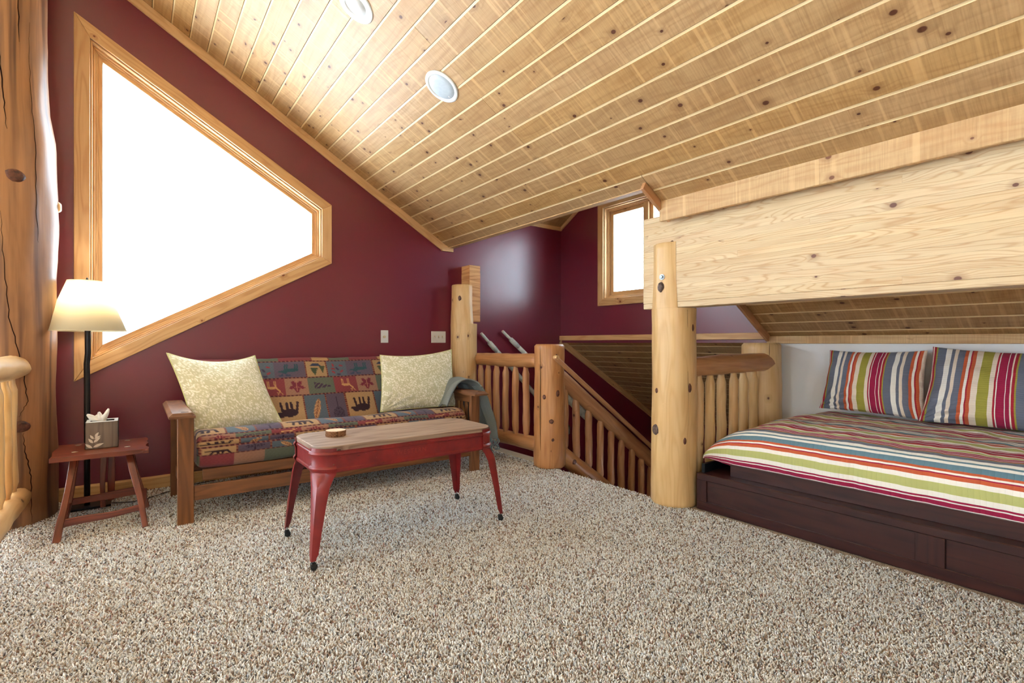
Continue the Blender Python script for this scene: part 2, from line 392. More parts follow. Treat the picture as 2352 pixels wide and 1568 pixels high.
def tube(name, pts, r, mat, parent=None, sides=8, closed=False, taper=None):
    pts = [Vector(p) for p in pts]; n = len(pts); vs = []
    prev = None
    for k, p in enumerate(pts):
        if closed: t = (pts[(k + 1) % n] - pts[k - 1]).normalized()
        else: t = (pts[min(k + 1, n - 1)] - pts[max(k - 1, 0)]).normalized()
        if prev is None:
            a = t.orthogonal().normalized()
        else: a = (prev - t * prev.dot(t)).normalized()
        prev = a; b = t.cross(a); rr = r * (taper(k / (n - 1)) if taper else 1)
        vs += [p + (a * math.cos(2 * PI * i / sides) + b * math.sin(2 * PI * i / sides)) * rr for i in range(sides)]
    K = n if closed else n - 1
    fs = [(k * sides + i, k * sides + (i + 1) % sides, ((k + 1) % n) * sides + (i + 1) % sides, ((k + 1) % n) * sides + i) for k in range(K) for i in range(sides)]
    if not closed: fs += [tuple(range(sides - 1, -1, -1)), tuple(range((n - 1) * sides, n * sides))]
    return mk(name, vs, fs, mat, parent, None, True)
def knot(parent, p, nrm, ra, rb, mat=None, h=0.35, up=(0, 0, 1)):
    """oval knot boss seated on a log surface"""
    z = Vector(nrm).normalized(); x = Vector(up).cross(z); x.normalize(); y = z.cross(x)
    mw = Matrix((x, y, z)).transposed().to_4x4(); mw.translation = Vector(p)
    vs = []; fs = []; S = 14
    for k, (q, hh) in enumerate(((1.25, -0.5), (1.0, 0.45), (0.72, 1.0), (0.45, 0.75), (0.2, 0.9))):
        for i in range(S):
            a = 2 * PI * i / S; w = 1 + 0.16 * fbm((p[2] * 7 + math.cos(a) * 2, p[1] * 5 + math.sin(a) * 2, k * .4))
            vs.append((math.cos(a) * ra * q * w, math.sin(a) * rb * q * w, hh * h * ra))
    for k in range(4): fs += [(k * S + i, k * S + (i + 1) % S, (k + 1) * S + (i + 1) % S, (k + 1) * S + i) for i in range(S)]
    fs.append(tuple(range(4 * S, 5 * S)))
    return mk('knot', vs, fs, mat or M['knot'], parent, mw, True)
def crack(parent, pts, r=0.004):
    P = [Vector(p) for p in pts]; Q = []
    for i in range(len(P) - 1):
        for k in range(6):
            t = k / 6; q = P[i].lerp(P[i + 1], t); Q.append(q)
    Q.append(P[-1])
    return tube('crack', Q, r * .55, M['crack'], parent, 6, False, lambda t: 0.25 + 0.9 * math.sin(PI * min(1, t * 1.15 + .05)) if t < .87 else 0.25)

def slab(name, poly, n, t, mat, parent=None, uv=True):
    """polygon (3-D points, planar) extruded by -n*t"""
    n = Vector(n).normalized(); k = len(poly); P = [Vector(p) for p in poly]
    vs = P + [p - n * t for p in P]
    fs = [tuple(range(k)), tuple(range(2 * k - 1, k - 1, -1))] + [(i, k + i, k + (i + 1) % k, (i + 1) % k) for i in range(k)]
    return vs, fs
def join(parts):
    V, F = [], []
    for vs, fs in parts:
        o = len(V); V += list(vs); F += [tuple(i + o for i in f) for f in fs]
    return V, F
def bx(a, b):
    x0, y0, z0 = [min(p, q) for p, q in zip(a, b)]; x1, y1, z1 = [max(p, q) for p, q in zip(a, b)]
    return ([(x0, y0, z0), (x1, y0, z0), (x1, y1, z0), (x0, y1, z0), (x0, y0, z1), (x1, y0, z1), (x1, y1, z1), (x0, y1, z1)],
            [(0, 3, 2, 1), (4, 5, 6, 7), (0, 1, 5, 4), (1, 2, 6, 5), (2, 3, 7, 6), (3, 0, 4, 7)])
def struct(name, parts, mat, kind='structure'):
    V, F = join(parts)
    return tag(mk(name, V, F, mat), kind=kind)

# ------------------------------------------------------------------ the shell
YW = 4.60                                       # gable wall face
SL = 0.59; CZ = 3.66                            # roof underside: z = CZ - SL*x
def cz(x): return CZ - SL * x
NRM = Vector((SL, 0, 1)).normalized()
XD = 4.256                                      # dormer wall face
YC = 2.04                                       # near edge of the dormer opening
RX = -1.6                                       # ridge
XE = 2.635                                      # where the ceiling stops over the stairs
KW = 4.25                                       # knee wall behind the bed
ZL = -2.7

# gable wall with the hole of the big window (polygons around it)
WO = [(-0.255, 0.975), (1.335, 1.87), (1.335, 2.30), (-0.255, 3.25)]      # opening: BL, BR, TR, TL
def wallpiece(poly, y=YW, t=0.20):
    P = [(x, y, z) for x, z in poly]
    return slab('', P, (0, -1, 0), t, None)
zt = lambda x: cz(x) + 0.1
pieces = [
    wallpiece([(-0.255, 0.975), (-0.255, ZL), (1.335, ZL), (1.335, 1.87)]),
    wallpiece([(1.335, ZL), (6.4, ZL), (6.4, zt(6.4)), (4.30, zt(4.30)), (4.30, 2.75), (2.55, 2.75), (2.55, zt(2.55)), (1.335, zt(1.335))]),
    wallpiece([(-0.255, 3.25), (1.335, 2.30), (1.335, zt(1.335)), (-0.255, zt(-0.255))]),
    wallpiece([(-0.62, ZL), (-0.255, ZL), (-0.255, zt(-0.255)), (-0.62, zt(-0.62))]),
]
struct('wall_back', pieces, M['burgundy'])
# rest of the gable wall, in the great room beyond the trunk (glazed gable)
pl = []
for x0, x1, z0, z1 in ((-5.5, -4.9, ZL, 4), (-5.5, -0.62, ZL, -1.9), (-3.2, -2.6, -1.9, 3.2), (-4.9, -0.62, 3.2, 4.2), (-1.2, -0.62, -1.9, 3.2)):
    pl.append(bx((x0, YW, z0), (x1, YW + .2, z1)))
pl.append(wallpiece([(-5.5, 2.5), (-0.62, 2.5 + .01), (-0.62, 4.2), (RX, 4.75), (-5.5, 2.51)]) if False else bx((-5.5, YW, 4.0), (-0.62, YW + .2, 4.9)))
struct('wall_gable', pl, M['cream_wall'])
# great room wall on the left, its opening placed to light the bed side
pl = [bx((-5.5, -3.2, ZL), (-5.7, 4.8, -0.4)), bx((-5.5, -3.2, 2.4), (-5.7, 4.8, 4.9))]
for y0, y1 in ((-3.2, 1.7), (2.6, 4.8)): pl.append(bx((-5.5, y0, -0.4), (-5.7, y1, 2.4)))
struct('wall_left', pl, M['cream_wall'])
pl = [bx((-5.7, -3.2, ZL), (-3.7, -3.4, 4.9)), bx((-1.5, -3.2, ZL), (6.4, -3.4, 4.9)), bx((-3.7, -3.2, ZL), (-1.5, -3.4, 0.9)), bx((-3.7, -3.2, 1.9), (-1.5, -3.4, 4.9))]
struct('wall_rear', pl, M['cream_wall'])  # gap in this unseen wall added to let in fill light
struct('floor_lower', [bx((-5.7, -3.4, ZL - .1), (6.6, 4.8, ZL))], M['cream_floor'])
# dormer wall with window opening
DW = (2.76, 3.88, 1.60, 2.63)       # y0,y1,z0,z1 of the opening
pl = [bx((XD, 1.9, 1.10), (XD + .2, 4.8, DW[2])), bx((XD, 1.9, DW[3]), (XD + .2, 4.8, 3.5)), bx((XD, 1.9, DW[2]), (XD + .2, DW[0], DW[3])), bx((XD, DW[1], DW[2]), (XD + .2, 4.8, DW[3]))]
struct('wall_dormer', pl, M['burgundy'])
struct('wall_cheek', [slab('', [(2.70, YC, 2.11), (2.70, YC, 3.5), (XD, YC, 3.5), (XD, YC, cz(XD) + .03)], (0, 1, 0), 0.12, None)], M['burgundy'])
struct('wall_knee', [bx((KW, -3.2, -0.3), (KW + .15, 2.035, 1.14))], M['white_wall'])
struct('wall_eave', [bx((6.3, 1.9, ZL), (6.5, 4.8, 0.2))], M['burgundy'])
struct('wall_stair', [bx((2.90, 1.90, ZL), (4.25, 1.985, -0.02)), slab('', [(4.45, 1.985, ZL), (4.45, 1.985, cz(4.45)), (6.3, 1.985, cz(6.3)), (6.3, 1.985, ZL)], (0, 1, 0), 0.1, None)], M['burgundy'])
struct('wall_floor_edge', [bx((2.86, 3.42, ZL), (2.90, 4.6, -0.26)), bx((-0.62, -3.2, -0.30), (-0.58, 4.6, -0.02))], M['burgundy'])

# roof deck
deck = []
def dk(x0, x1, y0, y1, off=0.028, t=0.16):
    deck.append(slab('', [(x0, y0, cz(x0) + off * 1.16), (x0, y1, cz(x0) + off * 1.16), (x1, y1, cz(x1) + off * 1.16), (x1, y0, cz(x1) + off * 1.16)], (-SL, 0, -1), t, None))
dk(RX, XE, -3.4, 4.8); dk(XE, 4.30, -3.4, YC); dk(XD + .05, 6.5, 1.9, 4.8)
deck.append(slab('', [(-5.7, -3.4, cz(RX) - 1.9), (-5.7, 4.8, cz(RX) - 1.9), (RX, 4.8, cz(RX) + .02), (RX, -3.4, cz(RX) + .02)], (SL, 0, -1), 0.16, None))
DR = 0.585; YR = 3.32; ZD = 2.53
for s in (1, -1):
    y0 = YR; y1 = YR + s * 1.32
    deck.append(slab('', [(2.62, y0, ZD + DR * 1.28 + .03), (2.62, y1, ZD - .02 + .03), (XD + .1, y1, ZD - .02 + .03), (XD + .1, y0, ZD + DR * 1.28 + .03)], (0, -s * DR, -1), 0.1, None))
deck.append(bx((2.66, YC - .1, 2.14), (2.72, 4.65, 3.4)))
deck.append(bx((RX - .25, -3.4, cz(RX) - .02), (RX + .25, 4.8, cz(RX) + .35)))
ceiling = struct('ceiling', deck, M['cream_wall'])

# ceiling boards: tongue-and-groove, one object each, V-groove edges, grain along Y
PIT = 0.11665; BW = PIT * math.sqrt(1 + SL * SL)
BMESH = {}
def board(x0, y0, y1, w=BW, parent=ceiling, mat=None, plane=None):
    """board whose upper (low-x) edge is at x0 on the roof plane, from y0 to y1"""
    L = round(y1 - y0, 3); key = (L, round(w, 3))
    g = 0.0012; t = 0.024; c = 0.0075
    if key not in BMESH:
        a = w / 2 - g
        prof = [(-a, .0012), (-a + .001, 0), (a - .0115, 0), (a - .0095, .0022), (a, .0045), (a, t), (-a, t)]
        vs, fs = prism_v(prof, 0.0008, L - 0.0008)
        me = bpy.data.meshes.new('board'); me.from_pydata(vs, [], fs); me.update(); uvbox(me)
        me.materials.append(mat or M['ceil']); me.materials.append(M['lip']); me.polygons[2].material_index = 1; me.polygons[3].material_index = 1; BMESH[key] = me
    xm = x0 + w / 2 / math.sqrt(1 + SL * SL)
    X = Vector((0, 1, 0)); Y = Vector((1, 0, -SL)).normalized(); Z = X.cross(Y)
    if Z.z < 0: Y = -Y; Z = -Z
    mw = Matrix((X, Y, Z)).transposed().to_4x4(); mw.translation = Vector((xm, y0, cz(xm)))
    o = bpy.data.objects.new('board', BMESH[key]); C.objects.link(o); o.parent = parent
    o.matrix_basis = wmat(parent).inverted() @ mw
    return o
k = -8
while True:
    x0 = 0.215 + PIT * k
    if x0 > XE - 0.02: break
    w = BW if x0 + PIT < XE else (XE - x0) * math.sqrt(1 + SL * SL)
    if k % 2: cuts = [-3.2, 0.17, 2.605, 4.6]
    else: cuts = [-3.2, -0.6, 4.6] if k % 4 else [-3.2, -1.4, 4.6]
    if w == BW:
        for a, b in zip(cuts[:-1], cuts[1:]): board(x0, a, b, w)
    elif w > 0.03:
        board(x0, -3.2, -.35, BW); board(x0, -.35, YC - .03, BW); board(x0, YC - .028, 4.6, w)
    k += 1
k0 = k
# bed side rows (below the fascia and above the bed)
for k in range(int((XE - .215) / PIT), int((KW - .215) / PIT) + 1):
    x0 = 0.215 + PIT * k; lo = -3.2; hi = YC - .03
    if x0 < XE - .02: lo2 = None; continue
    w = BW if x0 + PIT < KW + .03 else (KW + .03 - x0) * math.sqrt(1 + SL * SL)
    if x0 > KW: break
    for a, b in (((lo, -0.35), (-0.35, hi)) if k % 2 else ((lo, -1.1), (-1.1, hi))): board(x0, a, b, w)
# rows of the low slope beyond the dormer
for k in range(0, 17):
    x0 = XD + 0.02 + PIT * k
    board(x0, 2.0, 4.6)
# dormer ceiling boards (grain along X)
for s in (1, -1):
    for k in range(10):
        d0 = 0.02 + k * 0.14; ya = YR + s * (1.30 - d0); za = ZD + DR * d0
        yb = YR + s * (1.30 - d0 - 0.137); zb = ZD + DR * (d0 + .137)
        if s * (yb - YR) < 0: break
        p = Vector((2.72, (ya + yb) / 2, (za + zb) / 2))
        n = Vector((0, s * DR, 1)).normalized()
        beamo('board', p, p + Vector((XD - 2.72, 0, 0)), math.hypot(ya - yb, za - zb) - .003, 0.022, M['ceil'], ceiling, n, 0.006)

# ceiling trims
def trimbar(name, p0, p1, w, t, up, mat='trim', c=0.003):
    o = beamo(name, p0, p1, w, t, M[mat], None, up, c); return tag(o, kind='structure')
hv = 0.072
nn = Vector((SL, 0, 1)).normalized()
a = Vector((-1.2, YW - .011, cz(-1.2))) - nn * hv / 2; b = Vector((2.60, YW - .011, cz(2.60))) - nn * hv / 2
trimbar('trim_1', a, b, 0.022, hv, nn)
# end piece of the wall trim turned flat
P = [(2.50, cz(2.50) - .055), (2.56, 2.062), (2.69, 2.062), (2.69, 2.125), (2.60, 2.125)]
struct('trim_2', [slab('', [(x, YW - .024, z) for x, z in P], (0, -1, 0), 0.024, None)], M['trim'])
# flat return under the edge of the opening, header face
trimbar('trim_3', (2.664, YC, 2.108), (2.664, YW - .02, 2.108), 0.062, 0.018, (0, 0, 1), 'fascia')
# trims of the dormer
trimbar('trim_4', (2.70, YW - .012, ZD + .005), (XD, YW - .012, ZD + .005), 0.024, 0.075, (0, 0, 1))
dn = Vector((0, DR, 1)).normalized()
trimbar('trim_5', Vector((XD - .012, YW, ZD + .005)), Vector((XD - .012, YR, ZD + .005 + DR * 1.28)), 0.024, 0.075, dn)
dn = Vector((0, -DR, 1)).normalized()
trimbar('trim_6', Vector((XD - .012, YC, ZD + .005)), Vector((XD - .012, YR, ZD + .005 + DR * 1.28)), 0.024, 0.075, dn)
# shelf-like trim where the dormer wall meets the roof slope
trimbar('trim_7', (XD - .012, 2.04, 1.158), (XD - .012, YW, 1.158), 0.030, 0.058, (0, 0, 1))
# trim along the near edge of the dormer opening (hangs under the slope)
a = Vector((2.60, YC - .012, cz(2.60))) - nn * 0.012; b = Vector((KW, YC - .012, cz(KW))) - nn * 0.012
trimbar('trim_8', a, b, 0.026, 0.075, nn, 'log')
# trim along the back wall under the low slope
a = Vector((XD, YW - .011, cz(XD))) - nn * hv / 2; b = Vector((6.25, YW - .011, cz(6.25))) - nn * hv / 2
trimbar('trim_9', a, b, 0.022, hv, nn)
# board on top of the knee wall
trimbar('trim_10', (KW - .011, -3.2, 1.125), (KW - .011, 2.035, 1.125), 0.022, 0.062, (0, 0, 1), 'fascia')
# fascia board above the beam
trimbar('trim_11', (2.775, -3.2, 1.975), (2.775, 2.03, 1.975), 0.03, 0.15, (0, 0, 1), 'fascia')
# baseboard
def baseb(name, p0, p1, up=(0, 0, 1)):
    mw = frame(p0, p1, up); L = (Vector(p1) - Vector(p0)).length
    pr = [(-0.007, 0), (0.007, 0), (0.007, 0.078), (0.001, 0.088), (-0.007, 0.092)]
    vs, fs = prism_v([(y, z) for y, z in pr], 0, L)
    return tag(mk(name, vs, fs, M['trim'], None, mw), kind='structure')
baseb('baseboard_back', (2.82, YW - .007, 0.008), (-0.58, YW - .007, 0.008))

# floor: slab plus carpet
def carpetbase():
    m = NT('carpet_backing')
    tc = m.node('ShaderNodeTexCoord').outputs['Object']
    n = m.noise(tc, 160, 2, 0.7)
    col = m.ramp(n, [(0.3, rgb(104, 82, 64)), (0.5, rgb(176, 158, 138)), (0.7, rgb(206, 196, 182))])
    return m.out(col, 1.0, m.bump(n, 0.8, 0.006), 0.1)
M['backing'] = carpetbase()
EC = 2.93                                       # carpet edge by the stairs
struct('floor', [bx((-0.60, -3.2, -0.25), (EC - .02, 4.6, 0.0)), bx((EC - .02, -3.2, -0.25), (KW, 1.99, 0.0))], M['backing'])
struct('trim_12', [bx((EC - .02, 3.40, -0.25), (EC + .09, 4.6, 0.012))], M['cream_floor'])
struct('trim_13', [bx((-0.66, -3.2, -0.25), (-0.60, 4.6, 0.018))], M['trim'])

def carpet():
    S, Cc = math.sin(YAW), math.cos(YAW)
    pts = []
    x0, x1, y0, y1 = -0.585, EC - 0.004, -0.3, 4.585
    # banded rejection: spacing grows with the distance from where the photograph was taken
    bands = [(0.75, 1.3), (1.3, 1.7), (1.7, 2.2), (2.2, 2.8), (2.8, 3.5), (3.5, 4.3), (4.3, 5.6)]
    for da, db in bands:
        dm = (da + db) / 2; s = 0.0045 + 0.0014 * dm
        nx = int((x1 - x0) / s); ny = int((y1 - y0) / s)
        gx, gy = np.meshgrid(np.arange(nx), np.arange(ny))
        gx = x0 + (gx.ravel() + NP.uniform(0.05, .95, gx.size)) * s; gy = y0 + (gy.ravel() + NP.uniform(0.05, .95, gy.size)) * s
        d = gx * S + gy * Cc; r = gx * Cc - gy * S
        ok = (d >= da) & (d < db) & (np.abs(r) < 1.30 * d + 0.25) & (gx < x1) & (gy < y1)
        # nothing under the bed platform, trunk
        ok &= ~((gx > 2.955) & (gy < 1.9))
        pts.append(np.stack([gx[ok], gy[ok], np.full(ok.sum(), s)], 1))
    P = np.concatenate(pts); n = len(P)
    s = P[:, 2]; hgt = NP.uniform(0.008, 0.0145, n)
    la = NP.uniform(0, 2 * PI, n); lean = NP.uniform(0.1, 1.15, n) * hgt
    tx = np.cos(la) * lean; ty = np.sin(la) * lean
    V = np.empty((n, 7, 3), 'f'); ph = NP.uniform(0, 2 * PI, n)
    for k, (q, f, rr) in enumerate(((0.0, 0.0, 0.38), (0.60, 0.40, 0.43))):
        for i in range(3):
            a = ph + i * 2 * PI / 3
            V[:, k * 3 + i, 0] = P[:, 0] + tx * f + np.cos(a) * s * rr
            V[:, k * 3 + i, 1] = P[:, 1] + ty * f + np.sin(a) * s * rr
            V[:, k * 3 + i, 2] = hgt * q - (0.001 if k == 0 else 0)
    V[:, 6, 0] = P[:, 0] + tx; V[:, 6, 1] = P[:, 1] + ty; V[:, 6, 2] = hgt
    T = np.array([(0, 1, 4), (0, 4, 3), (1, 2, 5), (1, 5, 4), (2, 0, 3), (2, 3, 5), (3, 4, 6), (4, 5, 6), (5, 3, 6)], 'i')
    F = (T[None] + (np.arange(n, dtype='i') * 7)[:, None, None]).reshape(-1)
    me = bpy.data.meshes.new('carpet_pile'); me.vertices.add(n * 7); me.vertices.foreach_set('co', V.ravel())
    nf = n * 9; me.loops.add(nf * 3); me.loops.foreach_set('vertex_index', F)
    me.polygons.add(nf); me.polygons.foreach_set('loop_start', np.arange(nf, dtype='i') * 3)
    me.polygons.foreach_set('use_smooth', np.ones(nf, bool))
    me.update(calc_edges=True)
    pal = np.array([rgb(248, 249, 250), rgb(240, 240, 238), rgb(226, 220, 212), rgb(204, 188, 172), rgb(154, 128, 110), rgb(112, 108, 110), rgb(178, 140, 132), rgb(214, 218, 224)], 'f')
    idx = NP.choice(8, n, p=[.27, .22, .15, .12, .09, .04, .03, .08])
    col = pal[idx][:, :3] * NP.uniform(.85, 1.12, (n, 1))
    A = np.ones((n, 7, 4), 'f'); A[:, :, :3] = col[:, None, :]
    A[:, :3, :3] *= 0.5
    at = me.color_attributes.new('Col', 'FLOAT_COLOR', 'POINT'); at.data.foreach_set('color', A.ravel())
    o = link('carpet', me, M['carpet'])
    tag(o, 'speckled beige, cream and brown cut-pile carpet covering the loft floor', 'carpet', kind='stuff')
    return n
carpet()

# ------------------------------------------------------------------ windows
def casing(parent, poly, nrm, w, t, name, mat, depth0=0.0, prof=None):
    """mitred frame boards round a planar polygon (inner edge = poly, CCW seen against nrm); each side one part. Offsets outward by w."""
    n = Vector(nrm).normalized(); P = [Vector(p) for p in poly]; k = len(P)
    def off(d):
        Q = []
        for i in range(k):
            e0 = (P[i] - P[i - 1]).normalized(); e1 = (P[(i + 1) % k] - P[i]).normalized()
            o0 = e0.cross(n); o1 = e1.cross(n)
            bis = (o0 + o1).normalized(); Q.append(P[i] + bis * (d / bis.dot(o0)))
        return Q
    outs = []
    a, b = off(0.0), off(w)
    for i in range(k):
        j = (i + 1) % k
        q = [a[i], a[j], b[j], b[i]]
        x = (P[j] - P[i]).normalized(); y = n.cross(x); mw = Matrix((x, y, n)).transposed().to_4x4(); mw.translation = P[i]
        inv = mw.inverted()
        ql = [inv @ v for v in q]
        c = min(0.004, t * .3)
        ins = [ql[0] + Vector((c, 0, 0)), ql[1] - Vector((c, 0, 0)), ql[2], ql[3]]
        vs = [v + Vector((0, 0, depth0)) for v in ql] + [v + Vector((0, 0, depth0 + t)) for v in ql]
        fs = [(3, 2, 1, 0), (4, 5, 6, 7), (0, 1, 5, 4), (1, 2, 6, 5), (2, 3, 7, 6), (3, 0, 4, 7)]
        o = mk(name, vs, fs, mat, parent, mw)
        bv = o.modifiers.new('b', 'BEVEL'); bv.width = c; bv.segments = 2; bv.limit_method = 'ANGLE'
        outs.append(o)
    return outs
def glass():
    m = NT('window_glass'); m.n.remove(m.p)
    tr = m.node('ShaderNodeBsdfTransparent'); tr.inputs[0].default_value = (0.96, 0.98, 0.97, 1)
    gl = m.node('ShaderNodeBsdfGlossy'); gl.inputs['Roughness'].default_value = 0.02
    mx = m.node('ShaderNodeMixShader'); fr = m.node('ShaderNodeFresnel'); geo = m.node('ShaderNodeNewGeometry'); m.l.new(m.mapr(geo.outputs['Backfacing'], 0, 1, 1.45, 1 / 1.45), fr.inputs[0])
    m.l.new(fr.outputs[0], mx.inputs[0]); m.l.new(tr.outputs[0], mx.inputs[1]); m.l.new(gl.outputs[0], mx.inputs[2])
    out = [n for n in m.n if n.type == 'OUTPUT_MATERIAL'][0]; m.l.new(mx.outputs[0], out.inputs[0])
    return m.m
M['glass'] = glass()
def inset_poly(poly, nrm, d):
    n = Vector(nrm).normalized(); P = [Vector(p) for p in poly]; k = len(P); Q = []
    for i in range(k):
        e0 = (P[i] - P[i - 1]).normalized(); e1 = (P[(i + 1) % k] - P[i]).normalized()
        o0 = -e0.cross(n); o1 = -e1.cross(n); bis = (o0 + o1).normalized(); Q.append(P[i] + bis * (d / bis.dot(o0)))
    return Q
def window(name, poly, nrm, cw):
    n = Vector(nrm)
    w = thing(name, poly[0], None, None); tag(w, kind='structure')
    casing(w, poly, nrm, cw, 0.020, 'window_casing', M['trim'])
    casing(w, inset_poly(poly, nrm, 0.012), nrm, 0.012, 0.075, 'window_jamb', M['trim'], -0.075)
    casing(w, inset_poly(poly, nrm, 0.026), nrm, 0.014, 0.020, 'window_stop', M['trim'], -0.060)
    casing(w, inset_poly(poly, nrm, 0.040), nrm, 0.016, 0.018, 'window_stop', M['trim'], -0.072)
    return w
wp = [(x, YW, z) for x, z in WO]
w1 = window('window_1', wp, (0, -1, 0), 0.086)
ip = inset_poly(wp, (0, -1, 0), 0.066)
casing(w1, ip, (0, -1, 0), 0.040, 0.035, 'window_sash', M['trim'], -0.100)
V, F = slab('', [p + Vector((0, .09, 0)) for p in ip], (0, -1, 0), 0.005, None)
mk('window_pane', V, F, M['glass'], w1)
# dormer window: jamb box, two casements either side of a mullion
y0, y1, z0, z1 = DW
dp = [(XD, y1, z0), (XD, y0, z0), (XD, y0, z1), (XD, y1, z1)]
w2 = window('window_2', dp, (-1, 0, 0), 0.080)
ym = (y0 + y1) / 2
for ya, yb in ((y1 - .045, ym + .03), (ym - .03, y0 + .045)):
    q = [(XD + .05, ya - .035, z0 + .08), (XD + .05, yb + .035, z0 + .08), (XD + .05, yb + .035, z1 - .08), (XD + .05, ya - .035, z1 - .08)]
    casing(w2, q, (-1, 0, 0), 0.044, 0.03, 'window_sash', M['trim'], -0.05)
    V, F = slab('', [Vector(p) + Vector((.04, 0, 0)) for p in q], (-1, 0, 0), 0.004, None)
    mk('window_pane', V, F, M['glass'], w2)
boxo('window_mullion', (XD + .03, ym - .03, z0 + .04), (XD + .10, ym + .03, z1 - .04), M['trim'], w2, 'z')
# snowy ground outside; unseen dark ground put left and rear to cut bounce light
M['dimground'] = plain('dark_unseen_ground', rgb(92, 88, 72), .9, .2)
struct('ground_unseen_dark', [bx((-60, -40, -3.3), (-7.0, 4.88, -3.22)), bx((-40, -60, -3.3), (6.68, -5, -3.23))], M['dimground'])
struct('ground', [bx((-40, 4.9, -3.3), (40, 60, -3.2)), bx((6.7, -40, -3.3), (60, 60, -3.21)), bx((6.7, -40, -3.3), (60, 4.9, -3.22)), slab('', [(4.52, -3.4, cz(4.52) + .34), (4.52, 4.8, cz(4.52) + .34), (7.0, 4.8, cz(7.0) + .34), (7.0, -3.4, cz(7.0) + .34)], (SL, 0, 1), 0.10, None)], M['snow'])

# ------------------------------------------------------------------ log posts, beam
def sun(n): return Vector(n).normalized()
t = thing('log_column', (-0.655, 4.33, 0), 'massive peeled log column standing beside the left edge of the big window', 'column')
def trunk(parent):
    S = 40; zs = np.linspace(0.0, 4.0, 70); vs = []; uvs = []
    rp = [(0, .255), (.5, .245), (1.0, .245), (1.4, .255), (1.75, .262), (2.0, .258), (2.35, .245), (2.55, .215), (2.8, .200), (3.4, .200), (4.0, .205)]
    for z in zs:
        r = np.interp(z, [a for a, _ in rp], [b for _, b in rp])
        for i in range(S):
            a = 2 * PI * i / S; c, s = math.cos(a), math.sin(a)
            d = 1 + .05 * fbm((c * 1.2, s * 1.2, z * .8)) + .05 * fbm((c * 2.6, s * 2.6, z * 2.2)) + .012 * fbm((c * 6, s * 6, z * 9))
            vs.append((z, s * r * d, c * r * d))
    K = len(zs)
    fs = [(k * S + i, (k + 1) * S + i, (k + 1) * S + (i + 1) % S, k * S + (i + 1) % S) for k in range(K - 1) for i in range(S)]
    me = bpy.data.meshes.new('trunk'); me.from_pydata(vs, [], fs); me.update()
    uv = me.uv_layers.new(name='UVMap'); d = np.zeros((len(me.loops), 2), 'f'); li = 0
    for k in range(K - 1):
        for i in range(S):
            for kk, ii in ((k, i), (k + 1, i), (k + 1, i + 1), (k, i + 1)):
                d[li] = (zs[kk], 1.6 * ii / S); li += 1
    uv.data.foreach_set('uv', d.ravel())
    X = Vector((0, 0, 1)); Y = Vector((0, 1, 0)); Z = X.cross(Y)
    mw = Matrix((X, Y, Z)).transposed().to_4x4(); mw.translation = wmat(parent).translation
    return link('shaft', me, M['trunk'], parent, mw, True)
trunk(t)
TC = Vector((-0.655, 4.33, 0))
def onlog(c, r, dirx, diry, z):
    d = Vector((dirx, diry, 0)).normalized(); p = Vector(c) + d * r; p.z = z; return p, d
RP = [(0, .255), (.5, .245), (1.0, .245), (1.4, .255), (1.75, .262), (2.0, .258), (2.35, .245), (2.55, .215), (2.8, .200), (3.4, .200), (4.0, .205)]
def trunk_r(th, z):
    c, s = -math.cos(th), math.sin(th)
    return np.interp(z, [a for a, _ in RP], [b for _, b in RP]) * (1 + .05 * fbm((c * 1.2, s * 1.2, z * .8)) + .05 * fbm((c * 2.6, s * 2.6, z * 2.2)) + .012 * fbm((c * 6, s * 6, z * 9)))
def tk(ang, z, ra, rb, mat='knot', r=.25, h=0.3):
    r = trunk_r(ang, z) + .001
    d = (math.cos(ang), math.sin(ang)); p, n = onlog(TC, r, *d, z); knot(t, p, n, ra, rb, M[mat], h)
TA = math.atan2(-4.33, 0.655)      # towards the camera
tk(TA + .22, 2.085, .040, .034, r=.252); tk(TA + .42, 0.955, .020, .022, r=.245); tk(TA + .36, 0.600, .036, .030, r=.245)
tk(TA + 1.35, 1.97, .022, .030, 'logpale', r=.268, h=.6)
def tcrack(pts, r=.005, rr=.250):
    fine = []
    for (a0, z0, _), (a1, z1, _) in zip(pts[:-1], pts[1:]):
        for i in range(8):
            a = a0 + (a1 - a0) * i / 8 + .012 * math.sin(i * 2.3 + z0 * 9); z = z0 + (z1 - z0) * i / 8; q = trunk_r(TA + a, z) + .0005
            fine.append(TC + Vector((math.cos(TA + a) * q, math.sin(TA + a) * q, z)))
    n = len(fine); tube('crack', fine, r * .42, M['crack'], t, 6, False, lambda q: .25 + .9 * math.sin(PI * q))
tcrack([(.52, .02, .25), (.50, .3, .245), (.40, .45, .243), (.37, .58, .243)], .006)
tcrack([(.30, .66, .242), (.46, .75, .241), (.36, .95, .242), (.12, 1.25, .247), (.02, 1.6, .252), (-.02, 1.9, .252)], .005)
tcrack([(.08, 2.35, .245), (.02, 2.6, .220), (-.12, 2.95, .203), (-.16, 3.3, .201)], .007)
tcrack([(.70, 1.55, .256), (.62, 1.9, .254), (.60, 2.3, .245), (.62, 2.7, .205), (.62, 3.1, .2)], .0035)
tcrack([(.36, 2.9, .201), (.33, 3.3, .203)], .006)

